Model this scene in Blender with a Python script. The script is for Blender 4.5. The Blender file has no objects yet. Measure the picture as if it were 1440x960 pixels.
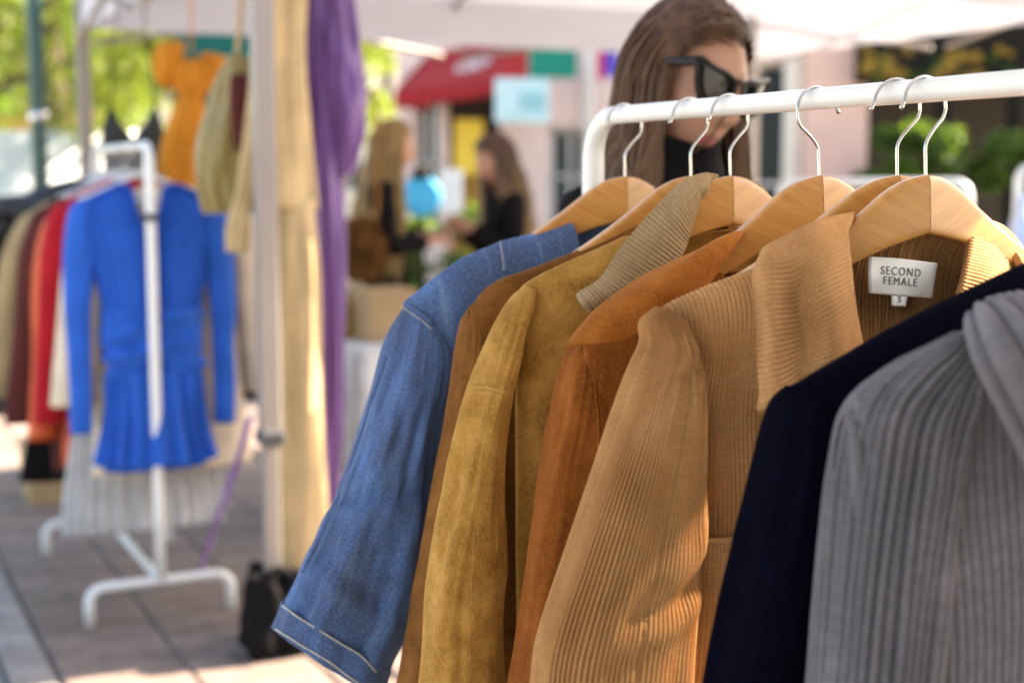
import bpy, bmesh, math, random
import numpy as np
from mathutils import Vector

random.seed(7)
RNG = np.random.default_rng(11)
R = math.radians
scene = bpy.context.scene
COL = scene.collection

# ------------------------------------------------------------------ camera
CAM = np.array([0.0, 0.0, 1.42])
PITCH = R(6.5)
FPX = 2000.0                      # 50 mm on a 36 mm sensor, measured on the 1440 px wide photograph
cam_d = bpy.data.cameras.new('camera')
cam_d.sensor_width = 36.0
cam_d.lens = 50.0
cam_d.clip_start = 0.05
cam_d.clip_end = 3000.0
cam_d.dof.use_dof = True
cam_d.dof.focus_distance = 1.46
cam_d.dof.aperture_fstop = 3.0
cam_d.dof.aperture_blades = 0
cam = bpy.data.objects.new('camera', cam_d)
COL.objects.link(cam)
cam.location = CAM
cam.rotation_euler = (math.pi / 2 - PITCH, 0, 0)
scene.camera = cam

# ------------------------------------------------------------------ sky and sun
SUN_EL, SUN_AZ = R(36.5), R(66)    # azimuth clockwise from +Y: the sun stands to the right, a little behind the stalls
world = bpy.data.worlds.new('World')
scene.world = world
world.use_nodes = True
wn = world.node_tree
wn.nodes.clear()
sky = wn.nodes.new('ShaderNodeTexSky')
sky.sky_type = 'NISHITA'
sky.sun_disc = False
sky.sun_elevation = SUN_EL
sky.sun_rotation = SUN_AZ
sky.air_density = 1.0
sky.dust_density = 2.5
sky.ozone_density = 1.0
bg = wn.nodes.new('ShaderNodeBackground')
bg.inputs['Strength'].default_value = 0.10
wo = wn.nodes.new('ShaderNodeOutputWorld')
wn.links.new(sky.outputs[0], bg.inputs[0])
wn.links.new(bg.outputs[0], wo.inputs[0])
sun_d = bpy.data.lights.new('sun', 'SUN')
sun_d.energy = 5.0
sun_d.angle = R(0.5)
sun_d.color = (1.0, 0.93, 0.82)
sun = bpy.data.objects.new('sun', sun_d)
COL.objects.link(sun)
sdir = Vector((math.sin(SUN_AZ) * math.cos(SUN_EL), math.cos(SUN_AZ) * math.cos(SUN_EL), math.sin(SUN_EL)))
sun.rotation_euler = sdir.to_track_quat('Z', 'Y').to_euler()
sun.location = (8, -2, 9)

scene.render.engine = 'CYCLES'
scene.cycles.use_denoising = True
scene.cycles.max_bounces = 8
scene.cycles.transparent_max_bounces = 8
scene.cycles.caustics_reflective = False
scene.cycles.caustics_refractive = False
vs = scene.view_settings
vs.view_transform = 'Standard'
vs.look = 'None'
vs.exposure = 2.7
vs.gamma = 1.0
vs.use_curve_mapping = False
vs.use_white_balance = True
vs.white_balance_temperature = 7300
vs.white_balance_tint = 10

# ------------------------------------------------------------------ picture measurements -> places
CT, ST = math.cos(PITCH), math.sin(PITCH)
def ray(px, py):
    x = (px - 720) / FPX; y = (480 - py) / FPX
    return np.array([x, CT + y * ST, -ST + y * CT])
def at(px, py, Y):
    """the point seen at (px, py) that stands Y metres in front of the camera"""
    d = ray(px, py)
    return CAM + d * (Y / d[1])
def ground(px, py):
    d = ray(px, py)
    return CAM + d * (-CAM[2] / d[2])
def project(P):
    P = np.asarray(P) - CAM
    f = P[..., 1] * CT - P[..., 2] * ST
    u = P[..., 1] * ST + P[..., 2] * CT
    return np.stack([720 + FPX * P[..., 0] / f, 480 - FPX * u / f, f], -1)

class Frame:
    """vertical plane of one hanger: s across, o along the rail (towards the near end), z absolute height"""
    def __init__(self, x, y, ang=0.0):
        c, s_ = math.cos(ang), math.sin(ang)
        u = np.array([0.899, 0.438]); 
        u = np.array([u[0] * c - u[1] * s_, u[0] * s_ + u[1] * c])
        self.P = np.array([x, y]); self.u = u; self.n = np.array([u[1], -u[0]])
    def w(self, s, o, z):
        s, o, z = np.broadcast_arrays(np.asarray(s, float), np.asarray(o, float), np.asarray(z, float))
        return np.stack([self.P[0] + s * self.u[0] + o * self.n[0], self.P[1] + s * self.u[1] + o * self.n[1], z], -1)
    def px(self, px, py, o=0.0):
        d = ray(px, py)
        q = self.P + self.n * o
        k = (q - CAM[:2]) @ self.n / (d[:2] @ self.n)
        p = CAM + d * k
        return np.array([(p[:2] - self.P) @ self.u, p[2]])
    def pxs(self, pts, o=0.0):
        return np.array([self.px(a[0], a[1], o if len(a) < 3 else a[2]) for a in pts])

RAIL0 = np.array([0.147, 1.878]); RDIR = np.array([0.438, -0.899])
RAIL_Z = 1.504
WOOD_Z = RAIL_Z - 0.080
def rail_frame(t, ang=0.0):
    p = RAIL0 + RDIR * t
    return Frame(p[0], p[1], ang)

# ------------------------------------------------------------------ numpy helpers
def hsh(i, seed):
    v = np.sin(i[..., 0] * 127.1 + i[..., 1] * 311.7 + i[..., 2] * 74.7 + seed * 53.3) * 43758.5453
    return v - np.floor(v)
def vnoise(p, scale=1.0, seed=0):
    p = np.asarray(p, float) * scale
    i = np.floor(p); f = p - i; f = f * f * (3 - 2 * f)
    out = 0
    for dx in (0, 1):
        for dy in (0, 1):
            for dz in (0, 1):
                wgt = (f[..., 0] if dx else 1 - f[..., 0]) * (f[..., 1] if dy else 1 - f[..., 1]) * (f[..., 2] if dz else 1 - f[..., 2])
                out = out + wgt * hsh(i + np.array([dx, dy, dz]), seed)
    return out * 2 - 1
def sstep(a, b, x):
    t = np.clip((x - a) / (b - a), 0, 1)
    return t * t * (3 - 2 * t)
def spline(P, n):
    """Catmull-Rom through rows of P (k, ...) resampled to n rows"""
    P = np.asarray(P, float); k = len(P)
    if k == 2:
        t = np.linspace(0, 1, n).reshape((-1,) + (1,) * (P.ndim - 1))
        return P[0] * (1 - t) + P[1] * t
    Q = np.concatenate([(2 * P[:1] - P[1:2]), P, (2 * P[-1:] - P[-2:-1])])
    t = np.linspace(0, k - 1, n); i = np.minimum(t.astype(int), k - 2); f = (t - i).reshape((-1,) + (1,) * (P.ndim - 1))
    a, b, c, d = Q[i], Q[i + 1], Q[i + 2], Q[i + 3]
    return 0.5 * (2 * b + (c - a) * f + (2 * a - 5 * b + 4 * c - d) * f ** 2 + (3 * b - a - 3 * c + d) * f ** 3)
def gnormals(V, closed):
    if closed:
        du = np.roll(V, -1, 1) - np.roll(V, 1, 1)
    else:
        du = np.gradient(V, axis=1)
    dv = np.gradient(V, axis=0)
    N = np.cross(du, dv)
    return N / np.maximum(np.linalg.norm(N, axis=-1, keepdims=True), 1e-9)

# ------------------------------------------------------------------ objects
def tag(o, label, cat, group=None, kind=None):
    o['label'] = label; o['category'] = cat
    if group: o['group'] = group
    if kind: o['kind'] = kind
    return o
def thing(name, label, cat, loc, group=None):
    o = bpy.data.objects.new(name, None)
    o.empty_display_size = 0.1
    COL.objects.link(o); o.location = tuple(float(v) for v in loc)
    return tag(o, label, cat, group)
def origin(parent):
    v = np.zeros(3)
    while parent is not None:
        v = v + np.array(parent.location); parent = parent.parent
    return v
def raw(name, V, F, mat, parent=None, uv=None, smooth=True, loc=None):
    """link ONE mesh object; V in world coordinates, stored relative to the parent (or to loc)"""
    V = np.asarray(V, float).reshape(-1, 3)
    me = bpy.data.meshes.new(name)
    o0 = origin(parent) if loc is None else np.asarray(loc, float)
    F = F if isinstance(F, list) else np.asarray(F)
    if isinstance(F, np.ndarray):
        nf, k = F.shape
        me.vertices.add(len(V)); me.vertices.foreach_set('co', (V - o0).astype(np.float32).ravel())
        me.loops.add(nf * k); me.loops.foreach_set('vertex_index', F.astype(np.int32).ravel())
        me.polygons.add(nf); me.polygons.foreach_set('loop_start', np.arange(0, nf * k, k, dtype=np.int32))
        try:
            me.polygons.foreach_set('loop_total', np.full(nf, k, dtype=np.int32))
        except Exception:
            pass
        me.update(calc_edges=True)
    else:
        me.from_pydata([tuple(v) for v in (V - o0)], [], [tuple(int(i) for i in f) for f in F])
    if uv is not None:
        l = me.uv_layers.new(name='UVMap'); l.data.foreach_set('uv', np.asarray(uv, np.float32).ravel())
    me.validate()
    if smooth:
        me.polygons.foreach_set('use_smooth', np.ones(len(me.polygons), bool))
    if mat is not None:
        me.materials.append(mat)
    o = bpy.data.objects.new(name, me); COL.objects.link(o)
    if parent is not None:
        o.parent = parent
    else:
        o.location = tuple(o0 if loc is not None else (0, 0, 0))
    return o
def grid(name, V, mat, parent, uv=None, closed=False, thick=0.0, loc=None, cap=False):
    r, c = V.shape[:2]
    cc = c if closed else c - 1
    i, j = np.meshgrid(np.arange(r - 1), np.arange(cc), indexing='ij')
    j2 = (j + 1) % c
    F = np.stack([i * c + j, i * c + j2, (i + 1) * c + j2, (i + 1) * c + j], -1).reshape(-1, 4)
    U = None
    if uv is not None:
        if closed and uv.shape[1] == c:
            step = uv[:, -1:] * 2 - uv[:, -2:-1]
            uv = np.concatenate([uv, step], 1)
        U = np.stack([uv[i, j], uv[i, j + 1], uv[i + 1, j + 1], uv[i + 1, j]], -2).reshape(-1, 2)
    if cap and closed:
        Fl = [tuple(f) for f in F] + [tuple(range(c))[::-1], tuple((r - 1) * c + k for k in range(c))]
        o = raw(name, V, Fl, mat, parent, None, loc=loc)
    else:
        o = raw(name, V, F, mat, parent, U, loc=loc)
    if thick:
        m = o.modifiers.new('thickness', 'SOLIDIFY'); m.thickness = thick; m.offset = -1
    return o
def tube_pts(path, rad, nseg=8, flat=None):
    """rings round a 3D path -> (k, nseg, 3); rad scalar or per point; flat=(normal array, factor)"""
    P = np.asarray(path, float); k = len(P)
    rad = np.broadcast_to(np.asarray(rad, float), (k,))
    T = np.gradient(P, axis=0); T /= np.maximum(np.linalg.norm(T, axis=1, keepdims=True), 1e-9)
    a = np.array([0, 0, 1.0]) if abs(T[0] @ np.array([0, 0, 1.0])) < 0.9 else np.array([1.0, 0, 0])
    A = np.cross(T[0], a); A /= np.linalg.norm(A)
    out = np.zeros((k, nseg, 3)); th = np.linspace(0, 2 * np.pi, nseg, endpoint=False)
    for i in range(k):
        A = A - T[i] * (A @ T[i]); A /= max(np.linalg.norm(A), 1e-9)
        B = np.cross(T[i], A)
        out[i] = P[i] + rad[i] * (np.cos(th)[:, None] * A + np.sin(th)[:, None] * B)
    return out
def pipe(name, path, rad, mat, parent=None, nseg=12, n=None, loc=None):
    P = np.asarray(path, float)
    if n: 
        P = spline(P, n)
        if np.ndim(rad): rad = spline(np.asarray(rad, float), n)
    return grid(name, tube_pts(P, rad, nseg), mat, parent, closed=True, cap=True, loc=loc)
class MB:
    """collects boxes / tubes / quads that belong to ONE piece"""
    def __init__(self): self.V = []; self.F = []
    def add(self, V, F):
        b = len(self.V); self.V += [tuple(v) for v in V]; self.F += [tuple(int(i) + b for i in f) for f in F]; return self
    def box(self, c, s, rz=0.0, bev=0.0):
        x, y, z = s[0] / 2, s[1] / 2, s[2] / 2
        ca, sa = math.cos(rz), math.sin(rz)
        if bev <= 0:
            pts = [(sx * x, sy * y, sz * z) for sz in (-1, 1) for sx, sy in ((-1, -1), (1, -1), (1, 1), (-1, 1))]
            F = [(3, 2, 1, 0), (4, 5, 6, 7), (0, 1, 5, 4), (1, 2, 6, 5), (2, 3, 7, 6), (3, 0, 4, 7)]
        else:
            b = min(bev, x * .9, y * .9, z * .9)
            pts = []; F = []
            def ring(zz, ins):
                X, Y = x - ins, y - ins; q = b * .6
                return [(-X + q, -Y, zz), (X - q, -Y, zz), (X, -Y + q, zz), (X, Y - q, zz), (X - q, Y, zz), (-X + q, Y, zz), (-X, Y - q, zz), (-X, -Y + q, zz)]
            for zz, ins in ((-z, b), (-z + b, 0), (z - b, 0), (z, b)): pts += ring(zz, ins)
            F = [tuple(range(7, -1, -1)), tuple(range(24, 32))]
            for k in range(3):
                for j in range(8): F.append((k * 8 + j, k * 8 + (j + 1) % 8, (k + 1) * 8 + (j + 1) % 8, (k + 1) * 8 + j))
        self.add([(c[0] + p[0] * ca - p[1] * sa, c[1] + p[0] * sa + p[1] * ca, c[2] + p[2]) for p in pts], F); return self
    def tube(self, path, rad, nseg=8):
        V = tube_pts(np.asarray(path, float), rad, nseg); k = len(V)
        F = [(i * nseg + j, i * nseg + (j + 1) % nseg, (i + 1) * nseg + (j + 1) % nseg, (i + 1) * nseg + j) for i in range(k - 1) for j in range(nseg)]
        F += [tuple(range(nseg))[::-1], tuple((k - 1) * nseg + j for j in range(nseg))]
        self.add(V.reshape(-1, 3), F); return self
    def prism(self, pts, d):
        """closed outline of 3D points extruded by the vector d"""
        n = len(pts); d = np.asarray(d, float)
        V = [np.asarray(p, float) for p in pts]; V = V + [p + d for p in V]
        F = [tuple(range(n))[::-1], tuple(range(n, 2 * n))] + [(i, (i + 1) % n, n + (i + 1) % n, n + i) for i in range(n)]
        self.add(V, F); return self
    def build(self, name, mat, parent=None, smooth=False, loc=None):
        return raw(name, np.array(self.V), self.F, mat, parent, smooth=smooth, loc=loc)

# ------------------------------------------------------------------ materials
def new_mat(name):
    m = bpy.data.materials.new(name); m.use_nodes = True
    nt = m.node_tree; b = nt.nodes['Principled BSDF']
    return m, nt, b
def N(nt, t, **kw):
    n = nt.nodes.new(t)
    for k, v in kw.items(): setattr(n, k, v)
    return n
def ramp(nt, fac, stops):
    r = N(nt, 'ShaderNodeValToRGB'); el = r.color_ramp.elements
    while len(el) < len(stops): el.new(0.5)
    for e, (p, c) in zip(el, stops): e.position = p; e.color = (c[0], c[1], c[2], 1)
    nt.links.new(fac, r.inputs[0]); return r.outputs[0]
def noise(nt, vec, scale, detail=4, rough=0.6, dist=0.0):
    n = N(nt, 'ShaderNodeTexNoise'); n.inputs['Scale'].default_value = scale; n.inputs['Detail'].default_value = detail
    n.inputs['Roughness'].default_value = rough; n.inputs['Distortion'].default_value = dist
    if vec is not None: nt.links.new(vec, n.inputs['Vector'])
    return n.outputs['Fac']
def coords(nt, which='Object', scale=None, rot=None):
    t = N(nt, 'ShaderNodeTexCoord'); o = t.outputs[which]
    if scale or rot:
        mp = N(nt, 'ShaderNodeMapping')
        if scale: mp.inputs['Scale'].default_value = scale
        if rot: mp.inputs['Rotation'].default_value = rot
        nt.links.new(o, mp.inputs[0]); o = mp.outputs[0]
    return o
def bump(nt, b, h, strength=0.3, dist=0.002):
    bp = N(nt, 'ShaderNodeBump'); bp.inputs['Strength'].default_value = strength; bp.inputs['Distance'].default_value = dist
    nt.links.new(h, bp.inputs['Height']); nt.links.new(bp.outputs[0], b.inputs['Normal'])
def mixc(nt, fac, a, b_, mode='MIX'):
    m = N(nt, 'ShaderNodeMix', data_type='RGBA', blend_type=mode)
    if isinstance(fac, float): m.inputs[0].default_value = fac
    else: nt.links.new(fac, m.inputs[0])
    for v, i in ((a, 6), (b_, 7)):
        if isinstance(v, tuple): m.inputs[i].default_value = (v[0], v[1], v[2], 1)
        else: nt.links.new(v, m.inputs[i])
    return m.outputs[2]
def plain(name, c, rough=0.6, metal=0.0, var=0.12, scale=8.0, sheen=0.0, bumps=0.0, bscale=60, trans=0.0, spec=0.5):
    """everyday surface: base colour with soft uneven tone and a little relief"""
    m, nt, b = new_mat(name)
    v = coords(nt)
    f = noise(nt, v, scale, 5, 0.6)
    lo = tuple(x * (1 - var) for x in c); hi = tuple(min(1, x * (1 + var)) for x in c)
    nt.links.new(ramp(nt, f, [(0.3, lo), (0.7, hi)]), b.inputs['Base Color'])
    b.inputs['Roughness'].default_value = rough; b.inputs['Metallic'].default_value = metal
    b.inputs['Specular IOR Level'].default_value = spec
    if rough >= .8: b.inputs['Specular IOR Level'].default_value = min(spec, .08)
    if sheen:
        b.inputs['Sheen Weight'].default_value = sheen; b.inputs['Sheen Roughness'].default_value = 0.5
    if bumps:
        bump(nt, b, noise(nt, v, bscale, 4), bumps, 0.003)
    if trans:
        out = nt.nodes['Material Output']
        tr = N(nt, 'ShaderNodeBsdfTranslucent'); tr.inputs[0].default_value = (*hi, 1)
        ms = N(nt, 'ShaderNodeMixShader'); ms.inputs[0].default_value = trans
        nt.links.new(b.outputs[0], ms.inputs[1]); nt.links.new(tr.outputs[0], ms.inputs[2]); nt.links.new(ms.outputs[0], out.inputs[0])
    return m

def mat_denim():
    m, nt, b = new_mat('denim')
    uv = coords(nt, 'UV')
    streak = noise(nt, coords(nt, 'UV', (38, 4.5, 1)), 1.0, 4, 0.65)      # worn lengthwise streaks
    cloud = noise(nt, coords(nt, 'UV', (9, 7, 1)), 1.0, 4, 0.6)
    fine = noise(nt, coords(nt, 'UV', (1300, 420, 1), (0, 0, 0.6)), 1.0, 2, 0.7)   # broken twill lines
    grain = noise(nt, coords(nt, 'UV', (300, 300, 1)), 1.0, 3, 0.8)
    c1 = ramp(nt, cloud, [(0.32, (0.003, 0.017, 0.075)), (0.5, (0.011, 0.056, 0.215)), (0.68, (0.055, 0.175, 0.46))])
    c2 = mixc(nt, ramp(nt, streak, [(0.54, (0, 0, 0)), (0.80, (1, 1, 1))]), c1, (0.17, 0.31, 0.55))
    mx = N(nt, 'ShaderNodeMath', operation='ADD'); nt.links.new(fine, mx.inputs[0]); nt.links.new(grain, mx.inputs[1])
    f2 = ramp(nt, mx.outputs[0], [(0.36, (0, 0, 0)), (0.64, (1, 1, 1))])
    mm = N(nt, 'ShaderNodeMath', operation='MULTIPLY_ADD'); nt.links.new(mx.outputs[0], mm.inputs[0]); mm.inputs[1].default_value = 2.2; mm.inputs[2].default_value = -1.7
    cl = N(nt, 'ShaderNodeClamp'); nt.links.new(mm.outputs[0], cl.inputs[0])
    c3 = mixc(nt, cl.outputs[0], mixc(nt, 0.6, c2, (0.006, 0.02, 0.06)), mixc(nt, 0.2, c2, (0.55, 0.66, 0.8)))
    nt.links.new(c3, b.inputs['Base Color'])
    b.inputs['Roughness'].default_value = 0.85; b.inputs['Specular IOR Level'].default_value = 0.2
    b.inputs['Sheen Weight'].default_value = 0.05
    bump(nt, b, mx.outputs[0], 0.35, 0.0006)
    return m
def mat_suede(name, dark, mid, light, sc=14.0, sheen=0.12):
    m, nt, b = new_mat(name)
    v = coords(nt)
    big = noise(nt, v, sc, 6, 0.62, 0.6)
    nap = noise(nt, coords(nt, 'Object', (1, 1, .45)), 380, 3, 0.75)
    mott = noise(nt, v, sc * 5, 4, 0.6)
    c1 = ramp(nt, big, [(0.3, dark), (0.5, mid), (0.7, light)])
    c2 = mixc(nt, ramp(nt, mott, [(0.45, (0, 0, 0)), (0.75, (.5, .5, .5))]), c1, dark)
    c3 = mixc(nt, ramp(nt, nap, [(0.4, (0, 0, 0)), (0.7, (.55, .55, .55))]), c2, light)
    nt.links.new(c3, b.inputs['Base Color'])
    b.inputs['Roughness'].default_value = 0.95; b.inputs['Specular IOR Level'].default_value = 0.12
    b.inputs['Sheen Weight'].default_value = sheen; b.inputs['Sheen Roughness'].default_value = 0.35
    b.inputs['Sheen Tint'].default_value = (*[min(1, x * 2.2) for x in light], 1)
    mx = N(nt, 'ShaderNodeMath', operation='MULTIPLY_ADD'); nt.links.new(nap, mx.inputs[0]); mx.inputs[1].default_value = 0.6; nt.links.new(mott, mx.inputs[2])
    bump(nt, b, mx.outputs[0], 0.45, 0.0016)
    return m
def mat_rib(name, dark, mid, light, cross=0.0012, sheen=0.10, bs=0.4, bd=0.0008):
    """ribbed cloth: the ribs are geometry, the material gives pile tone and fine cross weave"""
    m, nt, b = new_mat(name)
    v = coords(nt, 'UV')
    big = noise(nt, coords(nt), 9, 5, 0.6, 0.4)
    pile = noise(nt, coords(nt, 'UV', (700, 500, 1)), 1.0, 3, 0.7)
    weave = noise(nt, coords(nt, 'UV', (60, 1 / cross * 0.5, 1)), 1.0, 2, 0.6)
    c1 = ramp(nt, big, [(0.3, dark), (0.5, mid), (0.72, light)])
    c2 = mixc(nt, ramp(nt, weave, [(0.4, (.45, .45, .45)), (0.65, (0, 0, 0))]), c1, dark)
    c3 = mixc(nt, ramp(nt, pile, [(0.45, (0, 0, 0)), (0.75, (.5, .5, .5))]), c2, light)
    nt.links.new(c3, b.inputs['Base Color'])
    b.inputs['Roughness'].default_value = 0.92; b.inputs['Specular IOR Level'].default_value = 0.15
    b.inputs['Sheen Weight'].default_value = sheen; b.inputs['Sheen Roughness'].default_value = 0.4
    b.inputs['Sheen Tint'].default_value = (*[min(1, x * 1.8) for x in light], 1)
    mx = N(nt, 'ShaderNodeMath', operation='ADD'); nt.links.new(weave, mx.inputs[0]); nt.links.new(pile, mx.inputs[1])
    bump(nt, b, mx.outputs[0], bs, bd)
    return m
def mat_wood():
    m, nt, b = new_mat('hanger_wood')
    v = coords(nt, 'UV', (10, 120, 1))
    n1 = noise(nt, v, 1.0, 5, 0.6, 0.8)
    n2 = noise(nt, coords(nt, 'UV', (4, 16, 1)), 1.0, 3, 0.5)
    fl = noise(nt, coords(nt, 'UV', (160, 900, 1)), 1.0, 2, 0.5)
    c = ramp(nt, n1, [(0.25, (0.44, 0.18, 0.038)), (0.55, (0.58, 0.27, 0.062)), (0.8, (0.65, 0.335, 0.09))])
    c = mixc(nt, ramp(nt, n2, [(0.4, (0, 0, 0)), (0.8, (.4, .4, .4))]), c, (0.44, 0.21, 0.07))
    c = mixc(nt, ramp(nt, fl, [(0.62, (0, 0, 0)), (0.78, (.35, .35, .35))]), c, (0.34, 0.16, 0.05))
    nt.links.new(c, b.inputs['Base Color'])
    b.inputs['Roughness'].default_value = 0.38; b.inputs['Coat Weight'].default_value = 0.35; b.inputs['Coat Roughness'].default_value = 0.22
    bump(nt, b, n1, 0.08, 0.001)
    return m
M = {}
M['denim'] = mat_denim()
M['suede_brown'] = mat_suede('brown_suede', (0.080, 0.028, 0.006), (0.145, 0.054, 0.011), (0.23, 0.095, 0.024))
M['suede_mustard'] = mat_suede('mustard_suede', (0.175, 0.076, 0.012), (0.315, 0.150, 0.030), (0.49, 0.27, 0.075), 13)
M['suede_rust'] = mat_suede('rust_suede', (0.17, 0.048, 0.007), (0.29, 0.092, 0.014), (0.42, 0.155, 0.034), 11)
M['suede_rust_shaded'] = mat_suede('shaded_rust_suede', (0.125, 0.034, 0.005), (0.20, 0.058, 0.009), (0.30, 0.098, 0.020), 11)  # darker copy of the rust suede; shade on body and sleeves put into colour
M['cord'] = mat_rib('camel_corduroy', (0.33, 0.155, 0.056), (0.47, 0.245, 0.100), (0.61, 0.36, 0.172))
M['knit_collar'] = mat_rib('taupe_rib_knit', (0.27, 0.18, 0.09), (0.36, 0.25, 0.135), (0.46, 0.34, 0.21), 0.0018)
M['navy'] = plain('navy_wool', (0.0014, 0.0016, 0.0062), 0.95, var=0.35, scale=60, sheen=0.0, bumps=0.35, bscale=500, spec=0.04)
M['grey_knit'] = mat_rib('grey_wool_knit', (0.115, 0.107, 0.124), (0.165, 0.154, 0.176), (0.245, 0.230, 0.258), 0.0045, 0.06, 0.9, 0.003)
M['wood'] = mat_wood()
M['steel'] = plain('hook_steel', (0.62, 0.61, 0.60), 0.22, 1.0, 0.05)
M['white_metal'] = plain('white_enamel', (0.78, 0.775, 0.76), 0.28, 0.0, 0.03, 20)
M['thread_white'] = plain('pale_thread', (0.66, 0.62, 0.52), 0.8, var=0.2, scale=300)
M['thread_tan'] = plain('tan_thread', (0.52, 0.33, 0.11), 0.8, var=0.2, scale=300)
M['thread_blue'] = plain('blue_thread', (0.20, 0.34, 0.52), 0.8, var=0.2, scale=300)
M['label'] = plain('label_satin', (0.78, 0.77, 0.74), 0.5, var=0.05, scale=50, bumps=0.1, bscale=900)
M['ink'] = plain('label_ink', (0.09, 0.085, 0.08), 0.6, var=0.1)
M['button'] = plain('horn_button', (0.58, 0.42, 0.2), 0.3, var=0.25, scale=120)
# ------------------------------------------------------------------ garments: sleeves, panels, collars, seams
RP = 0.8                                      # rib profile: broad ridge, narrow groove
ARC = 0.15                                    # the hanger arms sweep back by this much
def ptrace(F, p):
    """picture point -> (s, z) on the hanger's swept-back surface"""
    s, z = F.px(p[0], p[1], 0.0)
    for _ in range(4): s, z = F.px(p[0], p[1], -ARC * abs(s))
    return s, z
def outward(V, Nn, C):
    return Nn if np.sum((V - C) * Nn) > 0 else -Nn
def sleeve(name, F, rings, mat, parent, nr=60, nc=96, rib=None, folds=(), mirror=False, power=0.72, creases=(), thick=0.0, o_mirror=None, seed=0):
    """rings: (left px, right px, o, half thickness); a hanging tube of cloth traced to its outline"""
    A = []
    for L, Rr, o, T in rings:
        a = F.px(*L, o); b = F.px(*Rr, o); A.append([a[0], a[1], b[0], b[1], o, T])
    A = spline(np.array(A), nr)
    th = np.linspace(0, 2 * np.pi, nc, endpoint=False) + np.pi / 2 + 0.9
    c, s = np.cos(th), np.sin(th)
    ca = np.sign(c) * np.abs(c) ** power; sb = np.sign(s) * np.abs(s) ** power
    cs, cz = (A[:, 0] + A[:, 2]) / 2, (A[:, 1] + A[:, 3]) / 2
    hs, hz = (A[:, 2] - A[:, 0]) / 2, (A[:, 3] - A[:, 1]) / 2
    S = cs[:, None] + hs[:, None] * ca; Z = cz[:, None] + hz[:, None] * ca; O = A[:, 4:5] + A[:, 5:6] * sb
    if mirror:
        S = -S
        if o_mirror: O = A[:, 4:5] + o_mirror[0] + A[:, 5:6] * sb * o_mirror[1]
    V = F.w(S, O, Z)
    Nn = gnormals(V, True); Nn = outward(V, Nn, V.mean(1, keepdims=True))
    ln = np.concatenate([[0], np.cumsum(np.hypot(np.diff(cs), np.diff(cz)))])
    circ = np.max(np.linalg.norm(np.diff(np.concatenate([V, V[:, :1]], 1), axis=1), axis=-1).sum(1))
    cnt = max(1, round(circ / rib[0])) if rib else 1
    U = (np.arange(nc) / nc)[None, :] * circ + 0 * ln[:, None]
    d = np.zeros(V.shape[:2])
    env = sstep(0.0, 0.12, ln / ln[-1])[:, None]
    for k, (amp, ku, kv) in enumerate(folds):
        q = np.stack([np.cos(th)[None, :] * ku + 0 * ln[:, None], np.sin(th)[None, :] * ku + ln[:, None] * kv * 0.35, ln[:, None] * kv + 0 * th[None, :]], -1)
        d += amp * vnoise(q, 1.0, seed + k * 7) * env
    for amp, v0, wd, tilt, th0, thw in creases:         # bend creases: (amplitude, place along, width, tilt, centre angle, spread)
        x = (ln[:, None] / ln[-1] - v0 - tilt * np.sin(th[None, :] - th0)) / wd
        d += amp * np.exp(-x * x) * np.exp(-((np.angle(np.exp(1j * (th[None, :] - th0)))) / thw) ** 2)
    V = V + Nn * d[..., None]
    Nn = gnormals(V, True); Nn = outward(V, Nn, V.mean(1, keepdims=True))
    if rib:
        rg_ = V[len(V) // 2]; al = np.concatenate([[0], np.cumsum(np.linalg.norm(np.diff(np.concatenate([rg_, rg_[:1]]), axis=0), axis=1))]); x = al[:-1] / al[-1] * cnt
        V = V + Nn * (rib[1] * (np.abs(np.sin(np.pi * x)) ** RP - 0.6))[None, :, None]
    o = grid(name, V, mat, parent, uv=np.stack([U, ln[:, None] + 0 * U], -1), closed=True, thick=thick)
    return {'V': V, 'N': Nn, 'o': o}
def ridge(F, pts, neck=(0.06, None)):
    """shoulder line from picture points: returns z(|s|) and the tip"""
    L = [ptrace(F, p) for p in pts]
    a = np.array([(abs(s), z) for s, z in L]); a = a[np.argsort(a[:, 0])]
    zn = WOOD_Z - 0.055 if neck[1] is None else neck[1]
    if a[0, 0] > neck[0] + 0.01: a = np.concatenate([[(0.0, zn + 0.012), (neck[0], zn)], a])
    else: a = np.concatenate([[(0.0, a[0, 1] + 0.004)], a])
    return a
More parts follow.
